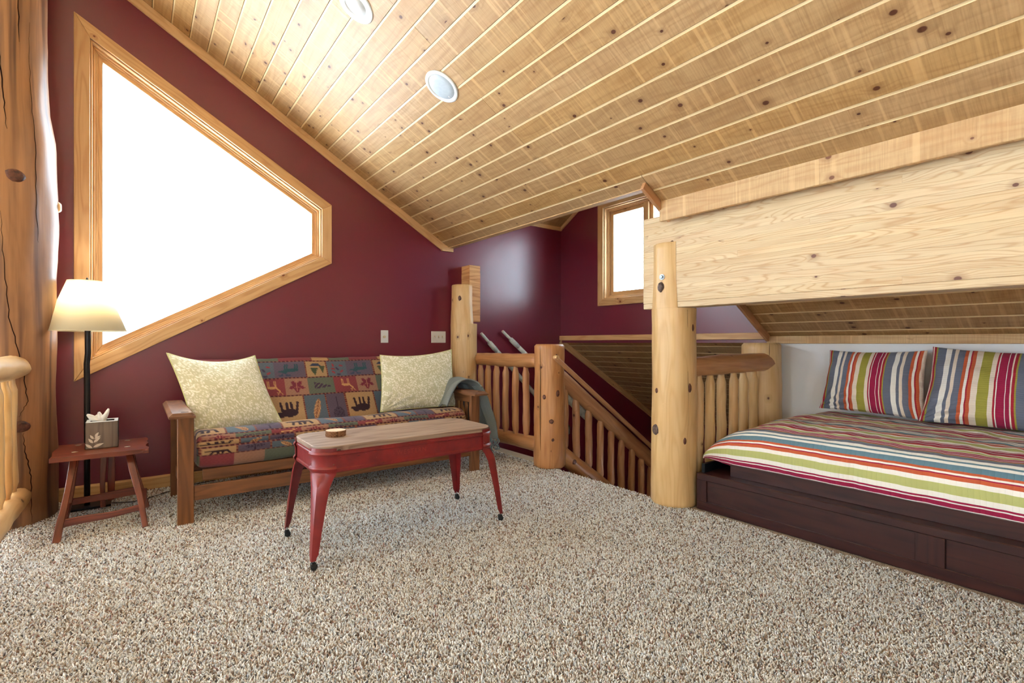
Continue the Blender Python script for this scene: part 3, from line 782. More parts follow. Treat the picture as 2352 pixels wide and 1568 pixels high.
# glulam beam: a stack of laminations seen on its face; each lamination is a part
bt = thing('glulam_beam', (2.93, 2.23, 1.335), 'huge pale laminated timber beam spanning above the bed', 'beam')
nl = 16; bh = 0.632; BX = 2.862
seg = [[(2.238, -0.9), (-0.9, -3.2)] if k % 3 == 0 else ([(2.238, 0.35 + .4 * (k % 4)), (0.35 + .4 * (k % 4), -3.2)] if k % 3 == 1 else [(2.238, -1.7), (-1.7, -3.2)]) for k in range(nl)]
for k in range(nl):
    z0_ = 1.335 + bh * k / nl; z1_ = z0_ + bh / nl
    for a, b in seg[k]:
        beamo('lamination', (BX + .07, a, (z0_ + z1_) / 2), (BX + .07, b, (z0_ + z1_) / 2), 0.14, z1_ - z0_ - 0.0002, M['beam'], bt, (0, 0, 1), 0.0035 if k in (0, nl - 1) else 0.0004)
# big notched post carrying the beam
bp = thing('log_post', (2.965, 2.06, 0), 'tall notched peeled log post bolted to the end of the big beam beside the bed', 'post')
def notched(parent, c, r0, r1, zn, zt_, cut, mat, seed, bx_):
    """round post; above zn only the part in front of x=bx_ (towards -X) remains, top at zt_"""
    S = 48; vs = []; zs = [0, .012] + list(np.linspace(.03, zn, 34)) + list(np.linspace(zn + .0008, zt_ - .012, 16)) + [zt_]
    K = len(zs)
    for z in zs:
        r = r0 + (r1 - r0) * min(z / zn, 1); e = .93 if z == 0 else (.95 if z == zt_ else 1)
        up = z > zn + 1e-4
        for i in range(S):
            a = 2 * PI * i / S; cx_, cy_ = math.cos(a), math.sin(a)
            d = 1 + .05 * fbm((cx_ * 1.3 + seed, cy_ * 1.3, z * 1.3)) + .03 * fbm((cx_ * 3, cy_ * 3 + seed, z * 5)) - (.10 * max(0, (z - 1.2)) if up else 0)
            x = cx_ * r * d * e; y = cy_ * r * d * e
            if up:
                cr_ = bx_ - c[0]; ym_ = math.sqrt(max(r * r - cr_ * cr_, .0004)) * .97 if cr_ < 0 else r
                x = min(x, cr_); y = max(-ym_, min(ym_, y)); y = y * (1 - .12 * min(1, (z - zn) / .2)) + cut * (z - zn)
            vs.append((x, y, z))
    fs = [(k * S + i, k * S + (i + 1) % S, (k + 1) * S + (i + 1) % S, (k + 1) * S + i) for k in range(K - 1) for i in range(S)]
    fs += [tuple(range(S - 1, -1, -1)), tuple(range((K - 1) * S, K * S))]
    # swap to grain-along-X frame
    X = Vector((0, 0, 1)); Y = Vector((0, 1, 0)); Z = X.cross(Y)
    mw = Matrix((X, Y, Z)).transposed().to_4x4(); mw.translation = Vector(c)
    inv = Matrix((X, Y, Z)).to_3x3()
    vs2 = [tuple(inv @ Vector(v)) for v in vs]
    me = bpy.data.meshes.new('shaft'); me.from_pydata(vs2, [], fs); me.update()
    uv = me.uv_layers.new(name='UVMap'); d = np.zeros((len(me.loops), 2), 'f'); li = 0
    for k in range(K - 1):
        for i in range(S):
            for kk, ii in ((k, i), (k, i + 1), (k + 1, i + 1), (k + 1, i)):
                d[li] = (zs[kk], 2 * PI * r0 * ii / S); li += 1
    uv.data.foreach_set('uv', d.ravel())
    o = link('shaft', me, mat, parent, mw, True)
    md = o.modifiers.new('e', 'EDGE_SPLIT'); md.split_angle = math.radians(50)
    return o
notched(bp, (2.965, 2.06, 0), .150, .148, 1.333, 1.775, .0, M['logpale'], 3.3, BX - .0015)
PB = Vector((2.965, 2.06, 0))
def pk(ang, z, ra, rb, mat='knot', r=.15, h=.4):
    d = (math.cos(ang), math.sin(ang)); p, n = onlog(PB, r, *d, z); knot(bp, p, n, ra, rb, M[mat], h)
CA = math.atan2(-2.06, -2.965)
pk(CA - .92, 0.51, .032, .040, 'knotgrey', .140, .6); pk(CA - .62, 1.475, .020, .030, 'knotgrey', .145, .7)
pk(CA - .08, 1.735, .022, .040, 'knot', .122, .3); pk(CA - .85, .775, .012, .017, 'knot', .148)
pk(CA + .75, .80, .012, .026, 'knot', .150); pk(CA + .48, .45, .009, .018, 'knot', .152); pk(CA + .95, 1.20, .008, .020, 'knot', .15)
crack(bp, [PB + Vector((math.cos(CA + .62) * .149, math.sin(CA + .62) * .149, z)) for z in (1.32, 1.15, 1.0)] + [PB + Vector((math.cos(CA + .66) * .150, math.sin(CA + .66) * .150, z)) for z in (.8, .55)], .0025)
# bolt and washer
bo = thing('bolt', (2.80, 2.055, 1.542), 'round zinc bolt head and washer set in the top of the notched post', 'bolt')
d_ = Vector((-1, -.12, 0)).normalized()
bpz = Vector((2.822, 2.052, 1.542))
bo.location = bpz
lathe('washer', [(0.0, 0), (.019, 0), (.019, .003), (.0, .003)], bpz + d_ * .001, M['chrome'], bo, 24, d_, False)
lathe('bolt_head', [(0.0, .003), (.011, .003), (.011, .011), (.009, .013), (.0, .013)], bpz + d_ * .001, M['chrome'], bo, 6, d_, False)

# beam stub and its half post on the gable wall
st = thing('beam_stub', (2.87, 4.52, 1.32), 'short sawn end of a laminated beam fixed high on the burgundy wall above the railing', 'beam')
for k in range(8):
    z0_ = 1.322 + .598 * k / 8
    beamo('lamination', (2.87, 4.437, z0_ + .0374), (2.87, 4.598, z0_ + .0374), 0.137, .0745, M['endgrain'], st, (0, 0, 1), 0.002 if k not in (0, 7) else 0.004)
hp = thing('wall_post', (2.75, 4.49, 0), 'half log post against the burgundy wall behind the sofa arm, under the beam stub', 'post')
def halfpost():
    o = notched(hp, (2.765, 4.49, 0), .128, .140, 1.30, 1.705, 0, M['logpale'], 8.1, 2.799)
halfpost()
PH = Vector((2.765, 4.49, 0)); HA = math.atan2(-4.49, -2.765)
for a_, z_, ra, rb in ((-.35, 1.56, .016, .026), (-.25, 1.17, .013, .017), (-.3, .86, .009, .011), (.05, .80, .016, .019)):
    p_, n_ = onlog(PH, .128, math.cos(HA + a_), math.sin(HA + a_), z_); knot(hp, p_, n_, ra, rb, M['knot'], .3)
crack(hp, [PH + Vector((math.cos(HA + a_) * .132, math.sin(HA + a_) * .132, z_)) for a_, z_ in ((.42, 1.29), (.30, 1.1), (.15, .95), (.0, .75), (-.1, .5))], .003)

# newel post at the head of the stairs
nw = thing('newel_post', (2.945, 3.33, 0), 'stout flat-topped log newel post at the head of the stairs', 'post')
log('shaft', (2.945, 3.33, 0), (2.945, 3.33, 1.088), .142, .132, M['log'], nw, 4, 28, None, .03, .05, 0, .018)
PN = Vector((2.945, 3.33, 0)); NA = math.atan2(-3.33, -2.945)
for a_, z_, ra, rb in ((-.35, .63, .012, .016), (.55, .66, .014, .024), (.12, .42, .017, .018), (.2, .26, .013, .013), (.45, .99, .007, .010)):
    p_, n_ = onlog(PN, .139, math.cos(NA + a_), math.sin(NA + a_), z_); knot(nw, p_, n_, ra, rb, M['knot'], .35)
crack(nw, [PN + Vector((math.cos(NA - .62 + da) * .1405, math.sin(NA - .62 + da) * .1405, z_)) for da, z_ in ((0, 1.07), (.02, .8), (0, .5), (.03, .2), (.04, .03))], .0045)
# corner post by the knee wall
cp = thing('corner_post', (4.07, 2.0, 0), 'thick log post in the corner between the stair opening and the white knee wall', 'post')
log('shaft', (4.07, 2.0, 0), (4.07, 2.0, 1.10), .150, .148, M['logpale'], cp, 6, 28, None, .02, .03, 0, .02)
crack(cp, [(4.07 - .098, 2.0 - .110, z_) for z_ in (1.095, 1.02, .98)], .003)

# ------------------------------------------------------------------ railings
def baluster(parent, x, y, z0, z1, r, seed, mat='logpale'):
    """hand-peeled baluster, narrowed at both ends"""
    o = log('baluster', (x, y, z0), (x + R.uniform(-.006, .006), y + R.uniform(-.006, .006), z1), r, r * .95, M[mat], parent, seed, 10, None, .10, .16, R.uniform(-.006, .006), .004, (.62, .62, .06))
    return o
def rail_log(name, p0, p1, r0, r1, parent, seed, mat='log', bow=0.0):
    return log(name, p0, p1, r0, r1, M[mat], parent, seed, 18, None, .07, .06, bow, .016)
r1 = thing('landing_railing', (2.90, 3.95, 0), 'log railing with peeled balusters between the wall post and the newel post', 'railing')
rail_log('top_rail', (2.895, 4.52, .928), (2.905, 3.42, .935), .062, .066, r1, 2)
rail_log('bottom_rail', (2.905, 4.50, .165), (2.91, 3.42, .180), .058, .068, r1, 5)
for i, y_ in enumerate((4.375, 4.225, 4.075, 3.925, 3.765, 3.61)): baluster(r1, 2.90, y_, .20, .885, .034, i * 3.7, 'log')
tube('bolt_head', [(2.834, 4.40, .928), (2.828, 4.40, .928)], .009, M['chrome'], r1, 10)
# stair railing going down to the right
r2 = thing('stair_railing', (3.07, 3.34, 0), 'log stair railing running down from the newel post behind the carpet edge', 'railing')
sdir = Vector((1.35, 0, -.965)); sdn = sdir.normalized()
A_ = Vector((3.03, 3.34, .825)); B_ = A_ + sdn * 3.1
rail_log('top_rail', A_, B_, .070, .070, r2, 8)
A2 = Vector((3.05, 3.34, .115)); B2 = A2 + sdn * 3.1
rail_log('bottom_rail', A2, B2, .078, .070, r2, 9)
for i in range(14):
    x_ = 3.135 + i * .1575; zt_ = A_.z - (x_ - A_.x) * .965 / 1.35; zb_ = A2.z - (x_ - A2.x) * .965 / 1.35
    baluster(r2, x_, 3.34, zb_ + .03, zt_ - .03, .036, 20 + i * 2.3, 'log')
p_ = A2 + sdn * .17 + Vector((0, -.075, 0)); knot(r2, p_, (0, -1, .1), .022, .022, M['knot'], .6)
crack(r2, [A2 + sdn * s_ + Vector((0, -.073, dz)) for s_, dz in ((.02, .035), (.12, -.01), (.3, -.012), (.5, -.035), (.75, -.05))], .006)
hr = thing('handrail', (2.98, 3.2, 0), 'slim round wooden handrail sloping down the stairs in front of the log stair railing', 'handrail')
log('rail', (2.88, 3.185, .975), Vector((2.88, 3.185, .975)) + Vector((1.35, 0, -.955)).normalized() * 3.0, .021, .021, M['log'], hr, 3, 12, None, .01, .01, 0, .004)
log('rail_end', (2.90, 3.235, .972), (2.895, 3.165, .972), .021, .020, M['logpale'], hr, 5, 12, 3, .01, .01, 0, .004)
for s_ in (2.5,):
    q_ = Vector((2.88, 3.185, .975)) + Vector((1.35, 0, -.955)).normalized() * s_
    tube('bracket', [q_, q_ + Vector((0, .03, -.04)), q_ + Vector((0, .09, -.045))], .006, M['blackmetal'], hr, 8)
# railing between the tall post and the corner post
r3 = thing('bed_railing', (3.55, 2.0, 0), 'level log railing between the tall notched post and the corner post', 'railing')
rail_log('top_rail', (3.03, 2.0, .935), (4.13, 1.93, .948), .070, .072, r3, 12)
rail_log('bottom_rail', (3.05, 2.01, .15), (3.98, 1.99, .15), .06, .06, r3, 13)
for i, x_ in enumerate((3.14, 3.285, 3.43, 3.58, 3.73, 3.87)): baluster(r3, x_, 1.985 - .02 * i / 5, .18, .885, .036, 60 + i * 4.1, 'logpale')
tube('bolt_head', [(4.06, 1.868, .95), (4.062, 1.860, .95)], .011, M['chrome'], r3, 10)
# railing over the great room on the left
r4 = thing('loft_railing', (-0.56, 2.4, 0), 'chunky pale log railing at the left edge of the loft next to the column', 'railing')
rail_log('top_rail', (-.565, 4.14, .955), (-.60, .2, .985), .066, .070, r4, 15, 'logpale')
rail_log('bottom_rail', (-.555, 4.20, .185), (-.60, .2, .16), .058, .062, r4, 17, 'logpale')
for i in range(20): baluster(r4, -.57, 4.02 - i * .185, .22, .905, .034, 90 + i * 1.9, 'logpale')

# stairs behind the carpet edge
sw_ = thing('staircase', (3.0, 2.7, ZL), 'carpeted stairs descending to the right below the stair railing', 'stairs')
for i in range(12):
    x_ = 2.95 + i * .265; z_ = -.19 * (i + 1)
    boxo('step', (x_, 1.99, z_ - .16), (x_ + .285, 3.30, z_), M['backing'], sw_, 'y', .01)
beamo('stringer', (2.94, 3.31, -.14), (2.94 + 3.2, 3.31, -.14 - 3.2 * .717), .03, .28, M['cream_floor'], sw_, (0, 0, 1))

# paddles on the gable wall of the stairwell
def paddle(p0, p1, lab):
    P0 = Vector(p0); P1 = Vector(p1); d = (P1 - P0); L = d.length
    t_ = thing('paddle', P0, lab, 'paddle', 'grey paddles hung on the stairwell wall')
    dn_ = d.normalized()
    tube('shaft', [P0 + dn_ * .16, P0 + dn_ * (L * .62)], .026, M['paddlew'], t_, 12)
    tube('grip', [P0, P0 + dn_ * .02, P0 + dn_ * .15, P0 + dn_ * .17], .0165, M['paddlew'], t_, 12)
    tube('collar', [P0 + dn_ * .15, P0 + dn_ * .24, P0 + dn_ * .30], .030, M['paddlew'], t_, 12, False, lambda q: 1 - .25 * abs(q - .4))
    # blade
    mw = frame(P0 + dn_ * (L * .58), P1, (0, -1, 0)); Lb = L * .42; vs = []; N = 16
    for i in range(N + 1):
        q = i / N; w = .018 + (.075 - .018) * min(1, q * 2.4) ** .8
        if q > .9: w *= math.sqrt(max(0.02, 1 - ((q - .9) / .1) ** 2))
        th = .012 * (1 - q * .6)
        vs += [(q * Lb, -w, 0), (q * Lb, 0, th), (q * Lb, w, 0), (q * Lb, 0, -th)]
    fs = [(i * 4 + j, i * 4 + (j + 1) % 4, (i + 1) * 4 + (j + 1) % 4, (i + 1) * 4 + j) for i in range(N) for j in range(4)] + [(3, 2, 1, 0), (N * 4, N * 4 + 1, N * 4 + 2, N * 4 + 3)]
    mk('blade', vs, fs, M['paddlew'], t_, mw, True)
paddle((3.03, 4.56, 1.205), (4.37, 4.56, -.045), 'lower left grey wooden paddle slanting behind the landing railing')
paddle((3.32, 4.56, 1.233), (4.74, 4.56, .115), 'upper right grey wooden paddle slanting beside the newel post')

# ------------------------------------------------------------------ switches, ceiling fittings
sp = thing('light_switch', (1.93, YW, 1.161), 'single white dimmer switch plate with a beige knob on the burgundy wall', 'switch')
plate = boxo('switch_plate', (1.893, YW - .006, 1.10), (1.967, YW + .001, 1.222), M['whiteplastic'], sp, 'x', .003)
lathe('knob', [(.0, .0), (.013, .0), (.012, .014), (.0, .015)], (1.925, YW - .006, 1.158), M['beige'], plate, 20, (0, -1, 0), False)
sp = thing('triple_light_switch', (2.52, YW, 1.16), 'white plate with three toggle switches on the burgundy wall by the post', 'switch')
plate = boxo('switch_plate', (2.438, YW - .006, 1.100), (2.605, YW + .001, 1.220), M['whiteplastic'], sp, 'x', .003)
for x_ in (2.476, 2.521, 2.566):
    beamo('toggle', (x_, YW - .004, 1.157), (x_, YW - .020, 1.148), .009, .009, M['whiteplastic'], plate, (0, 0, 1), .002)
    boxo('switch_slot', (x_ - .006, YW - .0066, 1.148), (x_ + .006, YW - .005, 1.174), M['beige'], plate, 'x', .0005)
nd = -NRM
sk = thing('ceiling_speaker', (1.563, 2.803, cz(1.563)), 'round white in-ceiling speaker with a perforated grille', 'speaker')
pc = Vector((1.563, 2.803, cz(1.563)))
lathe('speaker_rim', [(.090, -.004), (.118, -.002), (.117, .004), (.112, .008), (.094, .008), (.0895, .004)], pc, M['whiteplastic'], sk, 56, nd)
lathe('speaker_grille', [(.0, .0065), (.05, .0065), (.088, .0055), (.0905, .003), (.0905, -.002)], pc, M['grille'], sk, 48, nd)
bz = pc + Vector((.052, 0.045, -SL * .052)) + nd * .0075
pc2 = pc + Vector((1, 0, -SL)).normalized() * .072 + Vector((0, .012, 0)) + nd * .006
beamo('badge', pc2 - Vector((0, .005, 0)), pc2 + Vector((0, .005, 0)), .010, .003, M['whiteplastic'], sk, nd, .001)
lt = thing('recessed_light', (1.0, 2.86, cz(1.0)), 'round white recessed downlight, lit, in the pine ceiling', 'light')
pl_ = Vector((1.02, 2.845, cz(1.02)))
lathe('trim_ring', [(.066, .002), (.070, .008), (.105, .007), (.112, .001), (.110, -.004)], pl_, M['whiteplastic'], lt, 56, nd)
lathe('housing', [(.067, .003), (.060, -.05), (.058, -.07)], pl_, M['whiteplastic'], lt, 40, nd)
def emit(name, c, s):
    m = bpy.data.materials.new(name); m.use_nodes = True; p = m.node_tree.nodes['Principled BSDF']
    p.inputs['Base Color'].default_value = (1, 1, 1, 1); p.inputs['Emission Color'].default_value = c; p.inputs['Emission Strength'].default_value = s
    return m
M['bulb'] = emit('lit_bulb', (1.0, .90, .78, 1), 15)
lathe('bulb', [(.0, -.018), (.025, -.020), (.044, -.030), (.054, -.046), (.054, -.06)], pl_, M['bulb'], lt, 32, nd)
sl = bpy.data.lights.new('downlight', 'SPOT'); sl.energy = 60; sl.color = (1, .86, .68); sl.spot_size = 2.0; sl.spot_blend = .6; sl.shadow_soft_size = .05
so = bpy.data.objects.new('downlight', sl); C.objects.link(so); so.location = pl_ + nd * .03; so.rotation_euler = (0, math.atan(-SL) * -1, 0)
so.rotation_mode = 'QUATERNION'; so.rotation_quaternion = Vector((0, 0, -1)).rotation_difference(nd)

# ------------------------------------------------------------------ floor lamp
fl_ = thing('floor_lamp', (-0.255, 4.325, 0), 'black iron floor lamp with a cream cone shade behind the small stool', 'lamp')
lx, ly = -0.255, 4.325
boxo('base', (-.36, 4.25, .012), (-.13, 4.42, .026), M['blackmetal'], fl_, 'x', .004)
tube('pole', [(lx, ly, .02), (lx, ly, .4), (lx, ly, .80), (lx - .002, ly, .96), (lx + .004, ly, 1.03), (lx + .003, ly, 1.2), (lx, ly, 1.25)], .0165, M['blackmetal'], fl_, 14)
M['shade'] = None
def shademat():
    m = NT('lamp_shade_fabric')
    uv = m.node('ShaderNodeTexCoord').outputs['Object']
    n = m.noise(m.vmul(uv, (60, 60, 200)), 1.0, 2, .5)
    m.p.inputs['Base Color'].default_value = rgb(240, 234, 212)
    tl = m.node('ShaderNodeBsdfTranslucent'); tl.inputs[0].default_value = rgb(250, 240, 215)
    mx = m.node('ShaderNodeMixShader'); mx.inputs[0].default_value = .5
    out = [q for q in m.n if q.type == 'OUTPUT_MATERIAL'][0]
    m.l.new(m.p.outputs[0], mx.inputs[1]); m.l.new(tl.outputs[0], mx.inputs[2]); m.l.new(mx.outputs[0], out.inputs[0])
    m.p.inputs['Roughness'].default_value = .8
    m.l.new(m.bump(n, .1, .001), m.p.inputs['Normal'])
    return m.m
M['shade'] = shademat()
sc_ = Vector((lx - .005, ly, 0))
lathe('shade', [(.213, 1.178), (.098, 1.507), (.0965, 1.507), (.2115, 1.178)], (lx - .004, ly, 0), M['shade'], fl_, 64, None, True, True)
ring = [(lx - .004 + .2135 * math.cos(a), ly + .2135 * math.sin(a), 1.178) for a in np.linspace(0, 2 * PI, 65)[:-1]]
tube('shade_ring', ring, .0022, M['shade'], fl_, 6, True)
ring = [(lx - .004 + .0975 * math.cos(a), ly + .0975 * math.sin(a), 1.507) for a in np.linspace(0, 2 * PI, 49)[:-1]]
tube('shade_ring', ring, .002, M['shade'], fl_, 6, True)
lathe('bulb', [(0, 1.26), (.014, 1.26), (.016, 1.29), (.029, 1.335), (.030, 1.36), (.02, 1.385), (0, 1.392)], (lx, ly, 0), M['bulb'], fl_, 20)
tube('harp', [(lx, ly, 1.25), (lx + .04, ly, 1.30), (lx + .045, ly, 1.38), (lx + .01, ly, 1.49), (lx, ly, 1.505)], .002, M['chrome'], fl_, 6)
tube('harp', [(lx, ly, 1.25), (lx - .04, ly, 1.30), (lx - .045, ly, 1.38), (lx - .01, ly, 1.49), (lx, ly, 1.505)], .002, M['chrome'], fl_, 6)
tube('shade_spider', [(lx - .1, ly, 1.503), (lx + .09, ly, 1.503)], .002, M['chrome'], fl_, 6)
lathe('finial', [(0, 1.503), (.009, 1.505), (.010, 1.512), (.004, 1.518), (.008, 1.521), (.0, 1.535)], (lx, ly, 0), M['blackmetal'], fl_, 12)
pl2 = bpy.data.lights.new('lamp_bulb_light', 'POINT'); pl2.energy = 15; pl2.color = (1, .88, .70); pl2.shadow_soft_size = .03
po = bpy.data.objects.new('lamp_bulb_light', pl2); C.objects.link(po); po.location = (lx, ly - .0, 1.41)
cd = thing('lamp_cord', (-.13, 4.33, 0), 'thin black lamp cord with a small white inline tag lying on the carpet', 'cord')
tube('cord', [(-.13, 4.33, .014), (-.02, 4.27, .015), (.063, 4.285, .015), (.109, 4.345, .015), (.15, 4.375, .015), (.21, 4.415, .015), (.30, 4.50, .015), (.5, 4.55, .015)], .0032, M['rubber'], cd, 6)
beamo('cord_tag', (.100, 4.335, .019), (.142, 4.372, .019), .012, .008, M['whiteplastic'], cd, (0, 0, 1), .002)

# ------------------------------------------------------------------ stool with tissue box
stl = thing('stool', (-.165, 3.95, 0), 'small red-brown wooden plank stool with splayed legs beside the sofa', 'stool')
def stooltop():
    x0, x1, ya, yb, za, zb = -.392, .066, 3.832, 4.315, .415, .442
    ya = 3.835; yb = 4.295
    N = 22; pts = []
    for i in range(N + 1): pts.append((x0 + (x1 - x0) * i / N, ya + .003 * math.sin(i * .7)))
    for i in range(9): q = i / 8; pts.append((x1 + .004 * math.sin(i * 2.1) - (.010 if i in (2, 3) else 0), ya + (yb - ya) * q))
    for i in range(N + 1): pts.append((x1 - (x1 - x0 - .0) * i / N, yb + .003 * math.sin(i * .9)))
    for i in range(8): q = i / 7; pts.append((x0 + .006 * math.sin(i * 1.3), yb - (yb - ya) * q))
    V = [(x, y, zb) for x, y in pts] + [(x * 1.0, y, za) for x, y in pts]; k = len(pts)
    F = [tuple(range(k)), tuple(range(2 * k - 1, k - 1, -1))] + [(i, k + i, k + (i + 1) % k, (i + 1) % k) for i in range(k)]
    o = mk('seat', V, F, M['stool'], stl); b = o.modifiers.new('b', 'BEVEL'); b.width = .003; b.segments = 2; b.limit_method = 'ANGLE'; b.angle_limit = .8
stooltop()
def wavyleg(name, p0, p1, w, t_, parent, wav=.006, seed=0, up=(0, -1, 0)):
    mw = frame(p0, p1, up); L = (Vector(p1) - Vector(p0)).length; N = 14; vs = []
    for i in range(N + 1):
        q = i / N; o_ = wav * math.sin(q * 7 + seed); ww = w * (1 + .12 * math.sin(q * 5 + seed * 2))
        for y, z in rect(ww, t_, .003): vs.append((q * L, y + o_, z))
    fs = [(k * 8 + i, k * 8 + (i + 1) % 8, (k + 1) * 8 + (i + 1) % 8, (k + 1) * 8 + i) for k in range(N) for i in range(8)] + [tuple(range(7, -1, -1)), tuple(range(N * 8, N * 8 + 8))]
    return mk(name, vs, fs, M['stool'], parent, mw)
wavyleg('leg', (-.345, 3.665, .004), (-.288, 3.930, .42), .034, .026, stl, .0015, 1)
wavyleg('leg', (.050, 3.672, .004), (-.030, 3.930, .42), .034, .026, stl, .003, 2)
wavyleg('leg', (-.346, 4.08, .004), (-.290, 4.22, .42), .032, .026, stl, .0015, 3)
wavyleg('leg', (.058, 4.10, .004), (-.035, 4.22, .42), .032, .026, stl, .0015, 4)
wavyleg('brace', (-.172, 4.235, .020), (-.168, 4.240, .42), .030, .018, stl, .002, 5)
wavyleg('brace', (-.128, 4.268, .050), (-.128, 4.268, .42), .036, .016, stl, .001, 6)
wavyleg('stretcher', (-.328, 3.735, .085), (.022, 3.745, .105), .038, .018, stl, .004, .4)
wavyleg('stretcher', (-.330, 4.135, .105), (.040, 4.14, .12), .045, .018, stl, .001, 2)
wavyleg('stretcher', (-.335, 3.74, .08), (-.333, 4.13, .10), .034, .018, stl, .001, 2, (0, 0, 1))
wavyleg('stretcher', (.033, 3.74, .10), (.045, 4.13, .12), .034, .018, stl, .001, 2, (0, 0, 1))
for x_, y_ in ((-.290, 3.97), (-.292, 4.226), (-.040, 3.976), (-.042, 4.232)):
    lathe('tenon', [(0, .4405), (.0155, .4405), (.0155, .4438), (.012, .4445), (0, .4445)], (x_, y_, 0), M['tabletop'], stl, 20, None, False)

tb = thing('tissue_box', (-.165, 4.1, .4425), 'grey-brown tissue box printed with a pale leaf sprig on the small stool', 'tissue box')
ax, bx_, ay, by, z_b, z_t = -.248, -.086, 4.020, 4.190, .4425, .606
cols = [bx((ax, ay, z_b), (bx_, by, z_b + .002)), bx((ax, ay, z_b), (bx_, ay + .003, z_t)), bx((ax, by - .003, z_b), (bx_, by, z_t)), bx((ax, ay, z_b), (ax + .003, by, z_t)), bx((bx_ - .003, ay, z_b), (bx_, by, z_t))]
V, F = join(cols)
X_ = Vector((0, 0, 1)); Y_ = Vector((1, 0, 0)); Z_ = X_.cross(Y_)
mwb = Matrix((X_, Y_, Z_)).transposed().to_4x4(); mwb.translation = Vector((ax, ay, z_b)); iv = mwb.inverted()
carton = mk('carton', [tuple(iv @ Vector(v)) for v in V], F, M['tissuebox'], tb, mwb)
V, F = join([bx((ax, ay, z_t - .001), (bx_, ay + .045, z_t)), bx((ax, by - .045, z_t - .001), (bx_, by, z_t)), bx((ax, ay + .045, z_t - .001), (ax + .022, by - .045, z_t)), bx((bx_ - .022, ay + .045, z_t - .001), (bx_, by - .045, z_t))])
mk('lid', V, F, M['whiteplastic'], tb)
def leaf2d(cx_, cz_, ang, L, w):
    pts = []
    for i in range(9): q = i / 8; pts.append((q * L, w * math.sin(PI * q ** .85)))
    for i in range(1, 8): q = 1 - i / 8; pts.append((q * L, -w * .8 * math.sin(PI * q ** .85)))
    c_, s_ = math.cos(ang), math.sin(ang)
    return [(cx_ + x * c_ - z * s_, cz_ + x * s_ + z * c_) for x, z in pts]
sx, sz = ax + .036, z_b + .004
for (ox, oz, an, L_, w_) in ((.0, .002, 2.45, .046, .0085), (.003, .006, .38, .056, .009), (.003, .032, 2.20, .038, .008), (.006, .035, .75, .045, .0085), (.006, .057, 2.15, .032, .007), (.009, .058, .50, .036, .007), (.013, .068, 1.05, .034, .0075)):
    p2 = leaf2d(sx + ox, sz + oz, an, L_, w_)
    V, F = slab('', [(x, ay - .0006, z) for x, z in p2], (0, -1, 0), .0005, None)
    mk('leaf_print', V, F, M['leafprint'], carton)
def tissue():
    V = []; F = []
    cx_, cy_ = (ax + bx_) / 2 - .005, (ay + by) / 2
    petals = [((-.072, -.01, .044), .040), ((-.014, .0, .056), .034), ((.036, .01, .072), .030), ((.02, -.01, .040), .040), ((-.03, .01, .035), .04)]
    for (dx, dy, dz), w in petals:
        b0 = len(V); n = 8; m_ = 5
        for i in range(n + 1):
            q = i / n
            p = Vector((cx_ + dx * q ** .8, cy_ + dy * q, z_t - .012 + (dz + .012) * q))
            sd = Vector((dz, 0, -dx)).normalized()
            for j in range(m_):
                u = (j / (m_ - 1) - .5) * 2
                ww = w * (1 - .75 * q ** 3) * (.7 + .3 * q)
                V.append(p + sd * u * ww * .6 + Vector((0, (u * u - .5) * .016 + .004 * math.sin(q * 9 + j), 0)))
        F += [(b0 + i * m_ + j, b0 + i * m_ + j + 1, b0 + (i + 1) * m_ + j + 1, b0 + (i + 1) * m_ + j) for i in range(n) for j in range(m_ - 1)]
    o = mk('tissue', V, F, M['tissue'], tb, None, True)
    s = o.modifiers.new('s', 'SOLIDIFY'); s.thickness = .0012; o.modifiers.new('ss', 'SUBSURF').render_levels = 1
tissue()

# ------------------------------------------------------------------ futon sofa
fu = thing('futon_sofa', (1.29, 3.95, 0), 'brown wooden futon sofa with a patchwork wildlife cover against the burgundy wall', 'sofa')
fw = M['futonw']
for x0, x1 in ((.200, .284), (2.275, 2.359)):
    boxo('leg', (x0, 3.572, .004), (x1, 3.612, .652), fw, fu, 'z', .003)
    boxo('leg', (x0 + (.0 if x0 < 1 else .0), 4.285, .004), (x1, 4.335, .652), fw, fu, 'z', .003)
    xm = (x0 + x1) / 2
    boxo('side_rail', (xm - .012, 3.612, .15), (xm + .012, 4.285, .225), fw, fu, 'y')
    boxo('side_rail', (xm - .012, 3.612, .585), (xm + .012, 4.285, .650), fw, fu, 'y')
    for i in range(7):
        y_ = 3.70 + i * .083
        boxo('slat', (xm - .007, y_, .225), (xm + .007, y_ + .038, .585), fw, fu, 'z', .002)
def arm(x0, x1):
    ya, yb, z0, z1 = 3.505, 4.36, .652, .684
    prof = [(-(x1 - x0) / 2, 0), ((x1 - x0) / 2, 0), ((x1 - x0) / 2, .014), ((x1 - x0) / 2 - .018, z1 - z0), (-(x1 - x0) / 2 + .018, z1 - z0), (-(x1 - x0) / 2, .014)]
    mw = frame(((x0 + x1) / 2, ya, z0), ((x0 + x1) / 2, yb, z0)); L = yb - ya
    vs = []; 
    for x, f in ((0, 0), (.016, 1), (L - .016, 1), (L, 0)):
        for y, z in prof: vs.append((x, y, z if f else min(z, .014)))
    fs = [(k * 6 + i, k * 6 + (i + 1) % 6, (k + 1) * 6 + (i + 1) % 6, (k + 1) * 6 + i) for k in range(3) for i in range(6)] + [(5, 4, 3, 2, 1, 0), (18, 19, 20, 21, 22, 23)]
    o = mk('armrest', vs, fs, fw, fu, mw)
    xm = (x0 + x1) / 2
    boxo('slot', (xm - .004, 3.553, .6825), (xm + .034, 3.564, .6855), M['crack'], fu, 'x', .001)
arm(.155, .287); arm(2.268, 2.405)
